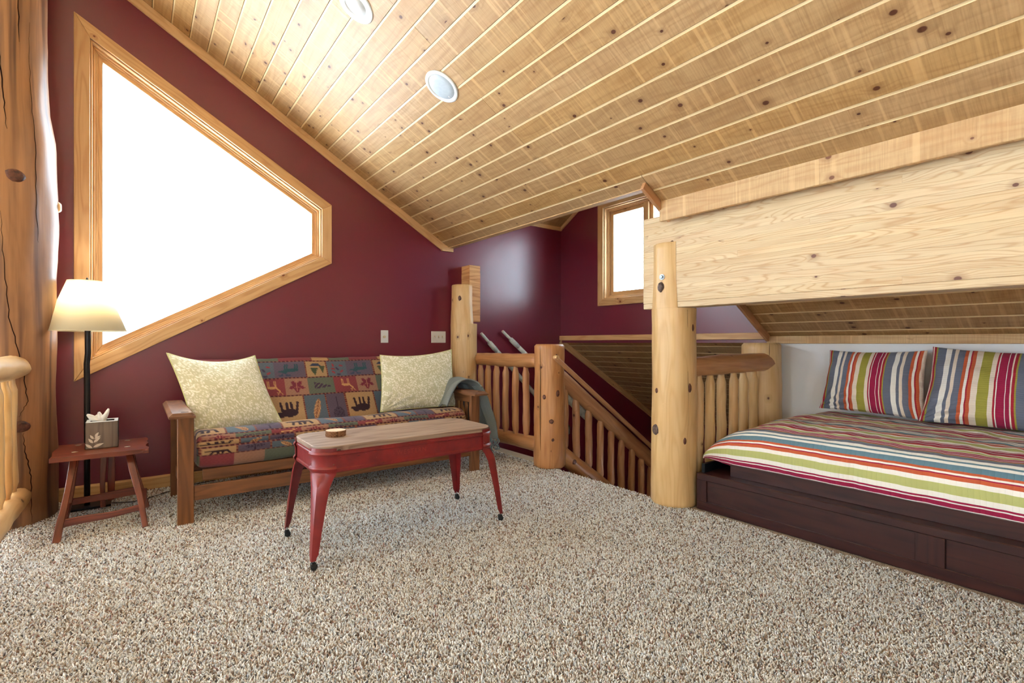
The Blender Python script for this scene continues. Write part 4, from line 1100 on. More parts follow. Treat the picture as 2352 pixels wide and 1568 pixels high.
boxo('front_rail', (.284, 3.580, .138), (2.275, 3.606, .225), fw, fu, 'x')
boxo('rear_rail', (.284, 4.29, .16), (2.275, 4.32, .24), fw, fu, 'x')
boxo('seat_frame', (.335, 3.640, .238), (2.225, 3.665, .310), M['futonw'], fu, 'x')
boxo('seat_frame', (.335, 4.12, .238), (2.225, 4.145, .305), fw, fu, 'x')
for i in range(9): boxo('seat_slat', (.36 + i * .225, 3.67, .285), (.42 + i * .225, 4.12, .302), fw, fu, 'y')
boxo('back_frame', (.335, 4.30, .36), (2.225, 4.325, .42), fw, fu, 'x')

PC = dict(moose=rgb(98, 84, 104), tree=rgb(176, 138, 88), leaves=rgb(90, 104, 118), tan=rgb(164, 116, 90), green=rgb(98, 108, 90), red=rgb(142, 52, 62),
          bear=rgb(182, 142, 92), feather=rgb(84, 102, 118), purple=rgb(92, 76, 98), fish=rgb(190, 146, 90), slate=rgb(86, 84, 100))
def ell(u, v, cx, cy, a, b, th=0.0):
    c, s = math.cos(th), math.sin(th); x = (u - cx) * c + (v - cy) * s; y = -(u - cx) * s + (v - cy) * c
    return (x / a) ** 2 + (y / b) ** 2 < 1
def seg_(u, v, x0, y0, x1, y1, w):
    dx, dy = x1 - x0, y1 - y0; t = np.clip(((u - x0) * dx + (v - y0) * dy) / (dx * dx + dy * dy), 0, 1)
    return np.hypot(u - x0 - t * dx, v - y0 - t * dy) < w
def motif(kind, u, v, col):
    """u,v in -1..1 (v up when the picture is upright)"""
    def put(m, c): col[m] = c[:3]
    if kind == 'moose':
        c = rgb(40, 84, 92)
        m = ell(u, v, 0, .05, .55, .22) | ell(u, v, -.45, .25, .22, .18, .5) | ell(u, v, -.72, .18, .2, .09, -.4)
        for x in (-.4, -.25, .3, .45): m = m | seg_(u, v, x, 0, x + .03, -.75, .05)
        put(m, c)
        m = seg_(u, v, -.5, .4, -.75, .7, .04) | seg_(u, v, -.5, .4, -.2, .72, .04) | ell(u, v, -.72, .7, .18, .1) | ell(u, v, -.22, .72, .2, .1)
        put(m, rgb(60, 70, 100))
    elif kind in ('bear', 'bear2'):
        c = rgb(58, 34, 44)
        m = ell(u, v, .02, .10, .55, .30) | ell(u, v, -.55, .22, .24, .2, .3) | ell(u, v, -.78, .12, .14, .09)
        for x, e in ((-.42, -.1), (-.12, .02), (.22, -.05), (.5, .12)): m = m | seg_(u, v, x, .0, x + e, -.62, .085)
        put(m, c)
    elif kind == 'deer':
        c = rgb(206, 150, 82)
        m = ell(u, v, 0, .0, .42, .17) | seg_(u, v, .38, .1, .62, .45, .08)
        for x in (-.34, -.22, .25, .36): m = m | seg_(u, v, x, 0, x - .04, -.8, .035)
        m = m | seg_(u, v, .62, .5, .45, .85, .03) | seg_(u, v, .64, .5, .85, .85, .03) | seg_(u, v, .55, .7, .42, .62, .03)
        put(m, c)
    elif kind == 'leaf':
        r = np.hypot(u, v * 1.0 + .08); a = np.arctan2(v + .08, u)
        rr = .60 + .18 * np.cos(5 * (a - PI / 2)) + .06 * np.cos(22 * a)
        put((r < rr), rgb(128, 34, 58)); put(seg_(u, v, 0, -.9, 0, .5, .03) | seg_(u, v, 0, -.1, .45, .25, .02) | seg_(u, v, 0, -.1, -.45, .25, .02), rgb(190, 120, 90))
    elif kind == 'feather':
        m = ell(u, v, 0, 0, .30, .85, .45); put(m, rgb(168, 110, 66))
        q = (u * math.cos(.45) + v * math.sin(.45)); w = (-u * math.sin(.45) + v * math.cos(.45))
        put(m & (np.sin((w - np.abs(q) * 1.2) * 22) > .55), rgb(206, 156, 96)); put(m & (np.abs(q) < .03), rgb(110, 60, 44))
    elif kind == 'purpletree':
        m = seg_(u, v, 0, -.8, 0, .1, .06); r = np.hypot(u * .8, (v - .45)); put(m, rgb(54, 36, 60))
        put((r < .5) & (np.sin(u * 37 + v * 11) * np.sin(v * 41 - u * 7) > -.1), rgb(58, 44, 66))
    elif kind == 'tree':
        def tr(cx, y0, y1, w):
            t = (v - y0) / (y1 - y0); zz = w * (1 - t) * (.75 + .35 * np.abs(np.sin(t * 13)))
            return (t > 0) & (t < 1) & (np.abs(u - cx) < zz)
        put(tr(-.3, -.2, .85, .42) | tr(.55, -.45, .55, .32), rgb(72, 84, 56)); put((v < -.45) & (v > -.85) & (np.abs(u + .1) < .62 + (v + .45) * .8), rgb(58, 66, 92))
    elif kind == 'leaves':
        for cx, cy, th, c in ((-.5, .45, .6, rgb(160, 44, 58)), (.1, .75, 0, rgb(70, 58, 88)), (.5, .35, -.6, rgb(160, 44, 58)), (0, .0, .9, rgb(70, 58, 88)), (-.45, -.5, 1.3, rgb(160, 44, 58)), (.5, -.4, .2, rgb(160, 44, 58)), (-.5, -.0, .2, rgb(150, 50, 60))):
            put(ell(u, v, cx, cy, .25, .12, th), c)
    elif kind == 'fern':
        w = .32 * (1 - u) * .9; m = (np.abs(v - .1 * u) < w) & (u > -.65) & (u < .85); put(m, rgb(74, 52, 78)); put(m & (np.sin((u + v * .8) * 16) > .82), rgb(120, 130, 100))
    elif kind == 'fish':
        m = ell(u, v, -.05, 0, .6, .26) | ((u > .4) & (u < .8) & (np.abs(v) < (u - .35) * .7)); put(m, rgb(84, 92, 112)); put(m & (v > .08), rgb(120, 118, 120))
    elif kind == 'canoe':
        m = (v < -.1) & (v > -.5) & (np.abs(u) < .7 + (v + .5) * .4); put(m, rgb(84, 88, 108)); put(seg_(u, v, -.5, .1, .2, .6, .05), rgb(196, 120, 80))
    elif kind == 'acorn':
        put(ell(u, v, 0, 0, .6, .35, .3), rgb(80, 66, 88)); put(ell(u, v, .1, .05, .4, .2, .3) & (np.sin(u * 25) > 0), rgb(130, 120, 110))
R0 = [(.17, 'green', 'acorn', 0), (.265, 'red', 'canoe', 1), (.145, 'fish', 'fish', 1)]
R1 = [(.245, 'moose', 'moose', 1), (.175, 'tree', 'tree', 1), (.16, 'leaves', 'leaves', 0)]
R2 = [(.18, 'tan', 'leaf', 0), (.21, 'green', 'fern', 0), (.19, 'red', 'deer', 0)]
R3 = [(.17, 'feather', 'feather', 1), (.16, 'purple', 'purpletree', 1), (.25, 'bear', 'bear', 1)]
def paint(s, x, rows):
    """s: fabric length from the top hem, x: along the sofa"""
    col = np.empty(s.shape + (3,)); col[:] = PC['slate'][:3]
    for s0, s1, row, x0, flip in rows:
        per = sum(w for w, *_ in row); inr = (s >= s0) & (s < s1)
        xx = np.mod(x - x0, per); a = 0.0
        for w, bgc, mo, dash in row:
            m = inr & (xx >= a) & (xx < a + w)
            if m.any():
                u = ((xx[m] - a) / w * 2 - 1); v = ((s[m] - s0) / (s1 - s0) * 2 - 1) * flip
                c = np.empty((m.sum(), 3)); c[:] = PC[bgc][:3]
                motif(mo, u * 1.12, v * 1.1, c)
                if dash:
                    e = np.abs(xx[m] - a - w) < .012; c[e] = np.where((np.mod(s[m][e], .020) < .010)[:, None], np.array(rgb(110, 26, 36)[:3]), np.array(rgb(150, 92, 60)[:3]))
                col[m] = c
            a += w
        e = inr & (np.abs(s - s1) < .011); col[e] = np.where((np.mod(x[e], .030) < .017)[:, None], np.array(rgb(84, 26, 40)[:3]), np.array(rgb(140, 84, 66)[:3]))
    return col
def spline(pts, step):
    P = [Vector((p[0], p[1], 0)) for p in pts]; out = []
    for i in range(len(P) - 1):
        p0, p1, p2, p3 = P[max(i - 1, 0)], P[i], P[i + 1], P[min(i + 2, len(P) - 1)]
        n = max(1, int((p2 - p1).length / step))
        for k in range(n):
            t = k / n
            q = .5 * ((2 * p1) + (-p0 + p2) * t + (2 * p0 - 5 * p1 + 4 * p2 - p3) * t * t + (-p0 + 3 * p1 - 3 * p2 + p3) * t ** 3)
            out.append((q.x, q.y))
    out.append((P[-1].x, P[-1].y))
    return out
def gridmesh(name, G, uvs, mat, parent, cols=None, smooth=True, closed=False):
    """G: (n,m,3) world points"""
    n, m = G.shape[:2]; org = np.array(wmat(parent).translation) if parent is not None else G.reshape(-1, 3).mean(0) * 0 + G.reshape(-1, 3).min(0)
    V = (G.reshape(-1, 3) - org).astype('f')
    ii, jj = np.meshgrid(np.arange(n - 1), np.arange(m - 1), indexing='ij')
    a = (ii * m + jj).ravel(); F = np.stack([a, a + m, a + m + 1, a + 1], 1).astype('i')
    if closed:
        b = np.arange(m - 1) + (n - 1) * m; F = np.concatenate([F, np.stack([b, np.arange(m - 1), np.arange(m - 1) + 1, b + 1], 1)]).astype('i')
    me = bpy.data.meshes.new(name); me.vertices.add(len(V)); me.vertices.foreach_set('co', V.ravel())
    me.loops.add(F.size); me.loops.foreach_set('vertex_index', F.ravel()); me.polygons.add(len(F)); me.polygons.foreach_set('loop_start', np.arange(len(F), dtype='i') * 4)
    me.update(calc_edges=True)
    uv = me.uv_layers.new(name='UVMap'); uv.data.foreach_set('uv', uvs.reshape(-1, 2)[F.ravel()].astype('f').ravel())
    if cols is not None:
        A = np.ones((len(V), 4), 'f'); A[:, :3] = cols.reshape(-1, 3)
        me.color_attributes.new('Col', 'FLOAT_COLOR', 'POINT').data.foreach_set('color', A.ravel())
    return link(name, me, mat, parent, Matrix.Translation(Vector(org)), smooth)
def nz(a, b, s, seed=0.0):
    """cheap smooth noise on arrays"""
    return (np.sin(a * s + 1.7 * np.sin(b * s * .73 + seed)) + np.sin(b * s * 1.31 + seed * 2 + 1.3 * np.sin(a * s * .57 + seed)) + np.sin((a + b) * s * .83 + seed * 3)) / 3
def mattress():
    vis = spline([(4.49, .955), (4.435, .972), (4.385, .945), (4.30, .82), (4.20, .67), (4.11, .535), (4.06, .480), (3.99, .494), (3.86, .528), (3.73, .546), (3.645, .540), (3.595, .512), (3.575, .462), (3.578, .40), (3.600, .338), (3.66, .312)], .0055)
    rest = spline([(3.66, .312), (3.95, .313), (4.10, .33), (4.20, .42), (4.40, .45), (4.47, .52), (4.53, .70), (4.535, .88), (4.49, .955)], .04)[1:-1]
    prof = np.array(vis + rest); nv = len(vis)
    d = np.r_[0, np.cumsum(np.hypot(*np.diff(prof, axis=0).T))]
    xs = np.r_[.300, .303, .309, .318, np.linspace(.33, 2.21, 350), 2.222, 2.231, 2.237, 2.240]
    n, m = len(prof), len(xs)
    S = np.repeat(d[:, None], m, 1); Xg = np.repeat(xs[None], n, 0)
    cy, cz_ = np.where(prof[:, 0] > 4.1, 4.36, 3.85), np.where(prof[:, 0] > 4.1, .72, .42)
    edge = np.minimum(xs - .300, 2.240 - xs); k = np.sqrt(np.clip(1 - (1 - np.clip(edge / .035, 0, 1)) ** 2, 0, 1)); sc = .93 + .07 * k
    # shrink a little towards the section's own middle line at both ends
    nrm = np.gradient(prof, axis=0); nrm = np.stack([-nrm[:, 1], nrm[:, 0]], 1); nrm /= np.linalg.norm(nrm, axis=1)[:, None] + 1e-9
    bump = .006 * nz(Xg, S, 9, 1) + .003 * nz(Xg, S, 23, 2) + .0012 * nz(Xg, S, 60, 4)
    off = bump + (1 - k)[None] * .035
    Y = prof[:, 0][:, None] + nrm[:, 0][:, None] * off; Z = prof[:, 1][:, None] + nrm[:, 1][:, None] * off
    # piping crease of the front seam, at the middle of the front face
    sf = d[np.argmin(np.abs(prof[:nv, 1] - .462) + (prof[:nv, 0] > 3.6) * 9)]
    wv = sf + .004 * np.sin(Xg * 14)
    Y += .010 * np.exp(-((S - wv - .0) / .006) ** 2) * (prof[:, 0] < 3.62)[:, None]
    G = np.stack([Xg, Y, Z], 2)
    stop = d[int(np.argmin(np.hypot(prof[:nv, 0] - 4.385, prof[:nv, 1] - .945)))]
    scr = d[int(np.argmin(np.hypot(prof[:nv, 0] - 4.06, prof[:nv, 1] - .480)))]
    sft = d[int(np.argmin(np.hypot(prof[:nv, 0] - 3.645, prof[:nv, 1] - .540)))]
    a = stop + .005
    rows = [(-1, a, R0, .93 - .17, 1), (a, a + .158, R1, .89, 1), (a + .158, a + .316, R2, .952, 1), (a + .316, scr + .02, R3, 1.083, 1),
            (scr + .02, scr + .15, R2, .7, -1), (scr + .15, sft - .11, R1, .6, -1), (sft - .11, sft + .045, R3, .47, -1), (sft + .045, sft + .085, R2, .33, -1), (sft + .085, sft + .125, R3, .38 + .16, 1),
            (sft + .125, sft + .175, [(.20, 'bear', 'bear', 1), (.20, 'purple', 'purpletree', 1), (.18, 'feather', 'feather', 1)], .32, -1), (sft + .175, 9, R2, .5, -1)]
    col = paint(S, Xg, rows)
    g_ = col.mean(-1, keepdims=True); col = (g_ + (col - g_) * .82) * .92
    col *= (1 + .10 * nz(Xg * 3, S * 3, 90, 5))[..., None]
    o = gridmesh('mattress', G, np.stack([Xg, S], 2), M['tapestry'], fu, col, True, True)
    # end caps
    for j, nm in ((0, 'mattress_end'), (m - 1, 'mattress_end')):
        ring = G[:, j]; seat = [tuple(p) for p in ring]
        V = seat; F = [tuple(range(n))]
        bm = bmesh.new(); vv = [bm.verts.new(p) for p in V]; f = bm.faces.new(vv)
        bmesh.ops.triangulate(bm, faces=[f]); me_v = [tuple(v.co) for v in bm.verts]; me_f = [tuple(q.index for q in f_.verts) for f_ in (bm.verts.index_update() or bm.faces)]; bm.free()
        mk(nm, me_v, me_f, plain('cover_side', rgb(108, 82, 78), .9, .2), fu)
    return o
mattress()

# ------------------------------------------------------------------ pillows
def vine_raster(N=360, size=.52, seed=3):
    """white fern-like vines on olive; returned as an N x N colour array over `size` metres"""
    rr = random.Random(seed); img = np.zeros((N, N)); sc = N / size
    def leafp(x, y, th, L, w):
        cx, cy = x + math.cos(th) * L * .5, y + math.sin(th) * L * .5; r_ = L * .62
        i0, i1 = int((cx - r_) * sc), int((cx + r_) * sc) + 2; j0, j1 = int((cy - r_) * sc), int((cy + r_) * sc) + 2
        i0, j0, i1, j1 = max(i0, 0), max(j0, 0), min(i1, N), min(j1, N)
        if i0 >= i1 or j0 >= j1: return
        ci, cj = int(cx * sc), int(cy * sc)
        if L > .01 and 0 <= ci < N and 0 <= cj < N and img[max(ci - 3, 0):ci + 4, max(cj - 3, 0):cj + 4].max() > .3: return
        gx, gy = np.meshgrid(np.arange(i0, i1) / sc, np.arange(j0, j1) / sc, indexing='ij')
        u = (gx - cx) * math.cos(th) + (gy - cy) * math.sin(th); v = -(gx - cx) * math.sin(th) + (gy - cy) * math.cos(th)
        v = v - .35 * u * u / L
        img[i0:i1, j0:j1] = np.maximum(img[i0:i1, j0:j1], np.clip(1.6 - 1.2 * ((u / (L * .5)) ** 2 + (v / w) ** 2), 0, 1))
    for gi in range(15):
        for gj in range(15):
            x = (gi + .5 + rr.uniform(-.45, .45)) * size / 15; y = (gj + .5 + rr.uniform(-.45, .45)) * size / 15
            th = rr.uniform(0, 2 * PI); cv = rr.choice((-1, 1)) * rr.uniform(8, 22); st_ = .0115
            for k in range(9):
                leafp(x, y, th, st_ * 1.3, .0010)
                for sgn in (-1, 1): leafp(x, y, th + sgn * .85, .0200 * (1 - k * .03), .0025)
                x += math.cos(th) * st_; y += math.sin(th) * st_; th += cv * st_ * (1 + k * .05)
    a = np.array(rgb(204, 203, 172)[:3]); b = np.array(rgb(252, 250, 242)[:3])
    return a + (b - a) * img[..., None]
def pillow(name, TL, TR, BR, BL, thick, lab, cat, group, mat, N=130, raster=None, piping=None, nrm_sign=1, sag=.05, wrinkle=.004, uvs=(0.6, 0.45), seed=1, pinch=.035, ptop=1.3):
    TL, TR, BR, BL = [np.array(p, float) for p in (TL, TR, BR, BL)]
    ctr = (TL + TR + BR + BL) / 4; nr = np.cross(TR - TL, BL - TL); nr /= np.linalg.norm(nr); nr *= nrm_sign
    low = np.array([ctr[0], ctr[1], min(BL[2], BR[2])])
    t_ = thing(name, tuple(low), lab, cat, group)
    u = np.linspace(-1, 1, N); v = np.linspace(-1, 1, int((N - 1) * .8) // 3 * 3 + 1); U, Vv = np.meshgrid(u, v, indexing='ij')
    # edges bow inward between the corners
    def surf(sg):
        a = U * (1 - pinch * (1 - Vv ** 2)); b = Vv * (1 - pinch * np.where(Vv < 0, ptop, .8) * (1 - U ** 2))
        p = ((1 - a) * (1 - b))[..., None] * TL / 4 + ((1 + a) * (1 - b))[..., None] * TR / 4 + ((1 + a) * (1 + b))[..., None] * BR / 4 + ((1 - a) * (1 + b))[..., None] * BL / 4
        h = (np.clip(1 - U ** 2, 0, 1) ** .55) * (np.clip(1 - Vv ** 2, 0, 1) ** .55)
        h = h * (1 + sag * Vv)
        w = wrinkle * (nz(U, Vv, 6, seed) + .6 * nz(U, Vv, 13, seed + 2)) * (1 - h * .5) * np.clip(h * 5, 0, 1)
        rad = np.arctan2(Vv - 1, U + 1); w = w + wrinkle * 1.0 * np.sin(rad * 17 + seed) * np.exp(-((U + 1) ** 2 + (Vv - 1) ** 2) * 1.1) * np.clip(h * 4, 0, 1)
        return p + nr * ((h * thick / 2 + w) * sg)[..., None]
    uvg = np.stack([(U + 1) / 2 * uvs[0], (1 - Vv) / 2 * uvs[1]], 2)
    cols = None
    if raster is not None:
        n_ = raster.shape[0]; ii = np.clip(((U + 1) / 2 * (n_ - 1)).astype(int), 0, n_ - 1); jj = np.clip(((Vv + 1) / 2 * (n_ - 1)).astype(int), 0, n_ - 1)
        cols = raster[ii, jj]
    f = surf(1); b = surf(-1)
    fp = gridmesh('front_panel', f, uvg, mat, t_, cols); st2 = 3 if raster is not None else 1
    b2 = b[::st2, ::st2] if st2 > 1 and (b.shape[0] - 1) % st2 == 0 and (b.shape[1] - 1) % st2 == 0 else b; gridmesh('back_panel', b2, uvg[::st2, ::st2] if b2 is not b else uvg, mat, t_, (cols[::st2, ::st2] if b2 is not b else cols) if cols is not None else None)
    if piping:
        n1, n2 = f.shape[:2]; st_ = 4
        loop = [f[i, 0] for i in range(0, n1 - 1, st_)] + [f[-1, j] for j in range(0, n2 - 1, st_)] + [f[i, -1] for i in range(n1 - 1, 0, -st_)] + [f[0, j] for j in range(n2 - 1, 0, -st_)]
        tube('piping', [tuple(p) for p in loop], .0042, piping, fp, 6, True)
    return t_
ras = vine_raster()
pillow('throw_pillow', (.172, 4.165, 1.030), (.725, 4.20, 1.002), (.858, 3.93, .515), (.318, 3.84, .470), .20, 'square cream and olive vine pillow leaning in the left corner of the sofa', 'pillow', 'vine print pillows on the sofa', M['vine'], 271, ras, M['piping'], 1, .10, .006, (.52, .52), 1, .060, 3.6)
pillow('throw_pillow', (1.705, 4.16, .992), (2.33, 4.00, 1.038), (2.325, 3.90, .530), (1.635, 3.98, .520), .16, 'square cream and olive vine pillow at the right end of the sofa beside the throw', 'pillow', 'vine print pillows on the sofa', M['vine'], 271, vine_raster(360, .52, 8), M['piping'], 1, .06, .005, (.52, .52), 4, .045, 3.0)

# ------------------------------------------------------------------ throw blanket
def throwmat():
    m = NT('herringbone_knit'); uv = m.node('ShaderNodeUVMap').outputs[0]
    s = m.node('ShaderNodeSeparateXYZ'); m.put(s.inputs[0], uv)
    zg = m.math('PINGPONG', s.outputs[1], .016)
    ph = m.math('FRACT', m.math('MULTIPLY', m.math('ADD', s.outputs[0], zg), 1 / .0075))
    rb = m.math('PINGPONG', ph, .5)
    col = m.mix(m.mapr(rb, .08, .4, 0, 1), rgb(98, 106, 108), rgb(166, 172, 170))
    n = m.noise(m.vmul(uv, (5, 5, 1)), 1, 2, .5); col = m.mix(m.mapr(n, .3, .7, 0, .3), col, rgb(128, 140, 140))
    return m.out(col, .95, m.bump(rb, 1.0, .004), .1)
M['throw'] = throwmat()
M['fringe'] = plain('knit_fringe', rgb(138, 154, 156), .95, .1, 0, 150, .5, .002, rgb(92, 106, 112), 60)
th = thing('throw_blanket', (2.33, 3.9, .69), 'grey-blue herringbone throw with a knotted fringe draped over the right sofa arm', 'blanket')
def throw():
    path = np.array(spline([(2.15, .545), (2.175, .61), (2.215, .685), (2.27, .742), (2.35, .758), (2.43, .728), (2.475, .650), (2.500, .54), (2.522, .43), (2.540, .335), (2.552, .265)], .006))
    d = np.r_[0, np.cumsum(np.hypot(*np.diff(path, axis=0).T))]; q = d / d[-1]
    w = np.linspace(0, 1, 70); D, Wg = np.meshgrid(d, w, indexing='ij'); Q = D / d[-1]
    y0 = 3.76 - .03 * Q - .13 * np.clip(Q * 2 - .7, 0, 1); y1 = 4.22 - .25 * Q
    Y = y0 + (y1 - y0) * Wg
    fold = .019 * np.sin(Wg * 15 + Q * 2.2) + .006 * np.sin(Wg * 31 + 1 + Q * 3)
    tg = np.gradient(path, axis=0); tg /= np.linalg.norm(tg, axis=1)[:, None]
    nx, nzv = -tg[:, 1], tg[:, 0]
    X = path[:, 0][:, None] + nx[:, None] * 0 + fold * (Q > .5) + .012 * Q * np.cos(Wg * 3)
    Z = path[:, 1][:, None] + fold * (Q <= .5) * .9 - .028 * (1 - Wg) * 0 + .012 * np.sin(Wg * 3) * (Q < .6)
    Z = Z - np.where(Q > .8, (Q - .8) * .10 * (1 - Wg), 0)
    G = np.stack([X, Y, Z], 2)
    o = gridmesh('cloth', G, np.stack([D, Wg * .42], 2), M['throw'], th)
    s = o.modifiers.new('s', 'SOLIDIFY'); s.thickness = .012; s.offset = 0
    for k in range(26):
        p = G[-1, int(k / 25 * 69)]; L = R.uniform(.085, .12)
        pts = [(p[0], p[1], p[2] + .004)] + [(p[0] + .006 * math.sin(i * 1.3 + k) + .004, p[1] + .005 * math.cos(i * 1.7 + k * 2), p[2] - L * i / 7) for i in range(1, 8)]
        tube('tassel', pts, .0058, M['fringe'], o, 7, False, lambda q_: 1.0 + .35 * math.sin(q_ * 26))
throw()

# ------------------------------------------------------------------ red metal bench table
tbx0, tbx1, tby0, tby1 = .705, 1.765, 2.505, 2.975
ct = thing('coffee_table', (1.235, 2.77, 0), 'worn red metal coffee table with a weathered wood top on black casters', 'table')
def rrect(x0, x1, y0, y1, r, n=10):
    P = []
    for cx_, cy_, a0 in ((x1 - r, y0 + r, -PI / 2), (x1 - r, y1 - r, 0), (x0 + r, y1 - r, PI / 2), (x0 + r, y0 + r, PI)):
        for i in range(n + 1): a = a0 + PI / 2 * i / n; P.append((cx_ + r * math.cos(a), cy_ + r * math.sin(a)))
    return P
def tabletop():
    P = rrect(tbx0, tbx1, tby0, tby1, .095); k = len(P); i_ = rrect(tbx0 + .003, tbx1 - .003, tby0 + .003, tby1 - .003, .092)
    cx_, cy_, cz_ = 1.235, 2.74, 0
    V = [(x, y, .560) for x, y in P] + [(x, y, .582) for x, y in P] + [(x, y, .585) for x, y in i_]
    F = [tuple(range(k - 1, -1, -1)), tuple(range(2 * k, 3 * k))] + [(q * k + i, q * k + (i + 1) % k, (q + 1) * k + (i + 1) % k, (q + 1) * k + i) for q in (0, 1) for i in range(k)]
    mk('tabletop', V, F, M['tabletop'], ct)
tabletop()
def apron():
    # long side panels between the corner pieces, with a pressed rib
    for y_, s in ((tby0 + .001, -1), (tby1 - .001, 1)):
        prof = [(0, .452), (.004, .458), (.004, .468), (0, .474), (0, .534), (.004, .540), (.004, .548), (0, .552), (0, .561), (-.003, .561), (-.003, .452)]
        V = [(tbx0 + .085, y_ + s * a, z) for a, z in prof] + [(tbx1 - .085, y_ + s * a, z) for a, z in prof]; n = len(prof)
        F = [(i, (i + 1) % n, n + (i + 1) % n, n + i) for i in range(n)]; mk('side_panel', V, F, M['red'], ct)
    for x_, s in ((tbx0 + .001, -1), (tbx1 - .001, 1)):
        V = [(x_ + s * a, tby0 + .085, z) for a, z in prof] + [(x_ + s * a, tby1 - .085, z) for a, z in prof]
        mk('end_panel', V, F, M['red'], ct)
apron()
def tleg(sx, sy):
    cx0 = (tbx0 if sx < 0 else tbx1); cy0 = (tby0 if sy < 0 else tby1)
    zs = [.575, .561, .556, .551, .546, .541, .528, .500, .484, .479, .474, .468, .462, .456, .445, .43, .41, .385, .35, .30, .24, .18, .12, .08, .065, .052]
    rib = {.551: .006, .546: .009, .541: .006, .479: .005, .474: .009, .468: .008, .462: .004}
    rz = lambda z: float(np.interp(z, [.052, .065, .08, .18, .30, .385, .43, .445, .58], [.020, .022, .030, .040, .055, .068, .086, .096, .098]))
    arc = 13; V = []
    for z in zs:
        r = rz(z); t = max(0, (.46 - z) / .41); spx = .030 * t; spy = (-.025 if sy < 0 else .045) * t if False else .030 * t
        if z > .43: spx = spy = 0
        ox = cx0 + sx * (spx + .004); oy = cy0 + sy * (spy + .004)
        e = rib.get(z, 0)
        sq = float(np.interp(z, [.05, .40, .46], [1.0, .45, .0]))      # corner sharpens down the leg
        for i in range(arc):
            a = PI / 2 * i / (arc - 1); c_, s_ = math.cos(a), math.sin(a)
            m_ = max(c_, s_); c2 = c_ * (1 - sq) + (c_ / m_) * sq; s2 = s_ * (1 - sq) + (s_ / m_) * sq
            V.append((ox - sx * r + sx * (r * c2 + e * c_), oy - sy * r + sy * (r * s2 + e * s_), z))
    n = len(zs); F = [(k * arc + i, k * arc + i + 1, (k + 1) * arc + i + 1, (k + 1) * arc + i) for k in range(n - 1) for i in range(arc - 1)]
    o = mk('leg', V, F, M['red'], ct, None, True)
    s = o.modifiers.new('s', 'SOLIDIFY'); s.thickness = .003; s.offset = -1 if sx * sy > 0 else 1
    es = o.modifiers.new('e', 'EDGE_SPLIT'); es.split_angle = math.radians(38)
    # pressed panel lip under the shoulder, rivets
    fx = cx0 + sx * .020; fy = cy0 + sy * .020
    for z in (.568, .495, .462):
        for (px_, py_, ax_) in ((cx0 - sx * .080, cy0 + sy * .005, (0, sy, 0)), (cx0 + sx * .005, cy0 - sy * .080, (sx, 0, 0))):
            lathe('rivet', [(0, 0), (.0042, 0), (.003, .0022), (0, .003)], (px_, py_, z), M['knot'] if z < .56 else M['red'], ct, 8, ax_)
    wx = cx0 + sx * .024; wy = cy0 + sy * .024
    lathe('caster_stem', [(.0, .030), (.0035, .030), (.0035, .060), (0, .060)], (wx, wy, 0), M['chrome'], o, 8)
    c = boxo('caster_housing', (wx - .012, wy - .013, .022), (wx + .012, wy + .013, .046), M['rubber'], o, 'x', .005)
    lathe('caster_wheel', [(.0, -.0105), (.013, -.0105), (.016, -.007), (.016, .007), (.013, .0105), (.0, .0105)], (wx + .004, wy, .0215), M['rubber'], o, 18, (.35, 1, 0))
for sx_ in (-1, 1):
    for sy_ in (-1, 1): tleg(sx_, sy_)
# faint stencilled lettering on the side panel
def text(name, body, size, mw, mat, parent, ext=.0002):
    cu = bpy.data.curves.new(name, 'FONT'); cu.body = body; cu.size = size; cu.extrude = ext; cu.align_x = 'CENTER'; cu.align_y = 'CENTER'; cu.space_character = 1.25
    tmp = bpy.data.objects.new('tmp', cu); C.objects.link(tmp); bpy.context.view_layer.update()
    me = bpy.data.meshes.new_from_object(tmp.evaluated_get(bpy.context.evaluated_depsgraph_get())); bpy.data.objects.remove(tmp)
    me.materials.clear(); return link(name, me, mat, parent, mw)
M['stencil'] = plain('faded_stencil', rgb(150, 46, 40), .45)
mwt = Matrix((Vector((1, 0, 0)), Vector((0, 0, 1)), Vector((0, -1, 0)))).transposed().to_4x4(); mwt.translation = Vector((1.21, tby0 + .0008, .506))
text('lettering', 'WESTERN', .034, mwt, M['stencil'], ct)

def coaster(z, lab, ang, mat_top):
    t_ = thing('coaster', (.885, 2.785, z), lab, 'coaster', 'bark-edged coasters on the coffee table')
    S = 44
    def rad(a): return .054 * (1 + .012 * math.sin(3 * a + ang) + .008 * math.sin(17 * a + ang * 3))
    V = []
    for zz, f in ((0, .985), (.002, 1), (.0135, 1), (.0155, .97)):
        for i in range(S): a = 2 * PI * i / S; V.append((.885 + rad(a) * f * math.cos(a), 2.785 + rad(a) * f * math.sin(a), z + zz))
    F = [(k * S + i, k * S + (i + 1) % S, (k + 1) * S + (i + 1) % S, (k + 1) * S + i) for k in range(3) for i in range(S)] + [tuple(range(S - 1, -1, -1))]
    mk('bark_edge', V, F, M['bark'], t_)
    V = [(.885 + rad(2 * PI * i / S) * .968 * math.cos(2 * PI * i / S), 2.785 + rad(2 * PI * i / S) * .968 * math.sin(2 * PI * i / S), z + .0155) for i in range(S)]
    mk('wood_face', V, [tuple(range(S))], mat_top, t_)
M['coasterface'] = plain('pale_wood_slice', rgb(226, 206, 180), .6, .3, 0, 0, 0, 0, rgb(206, 178, 146), 40)
coaster(.5855, 'lower bark-edged wooden coaster of the small stack on the table', 1.0, M['coasterface'])
coaster(.6015, 'upper pale wooden coaster topping the small stack on the table', 2.4, M['coasterface'])

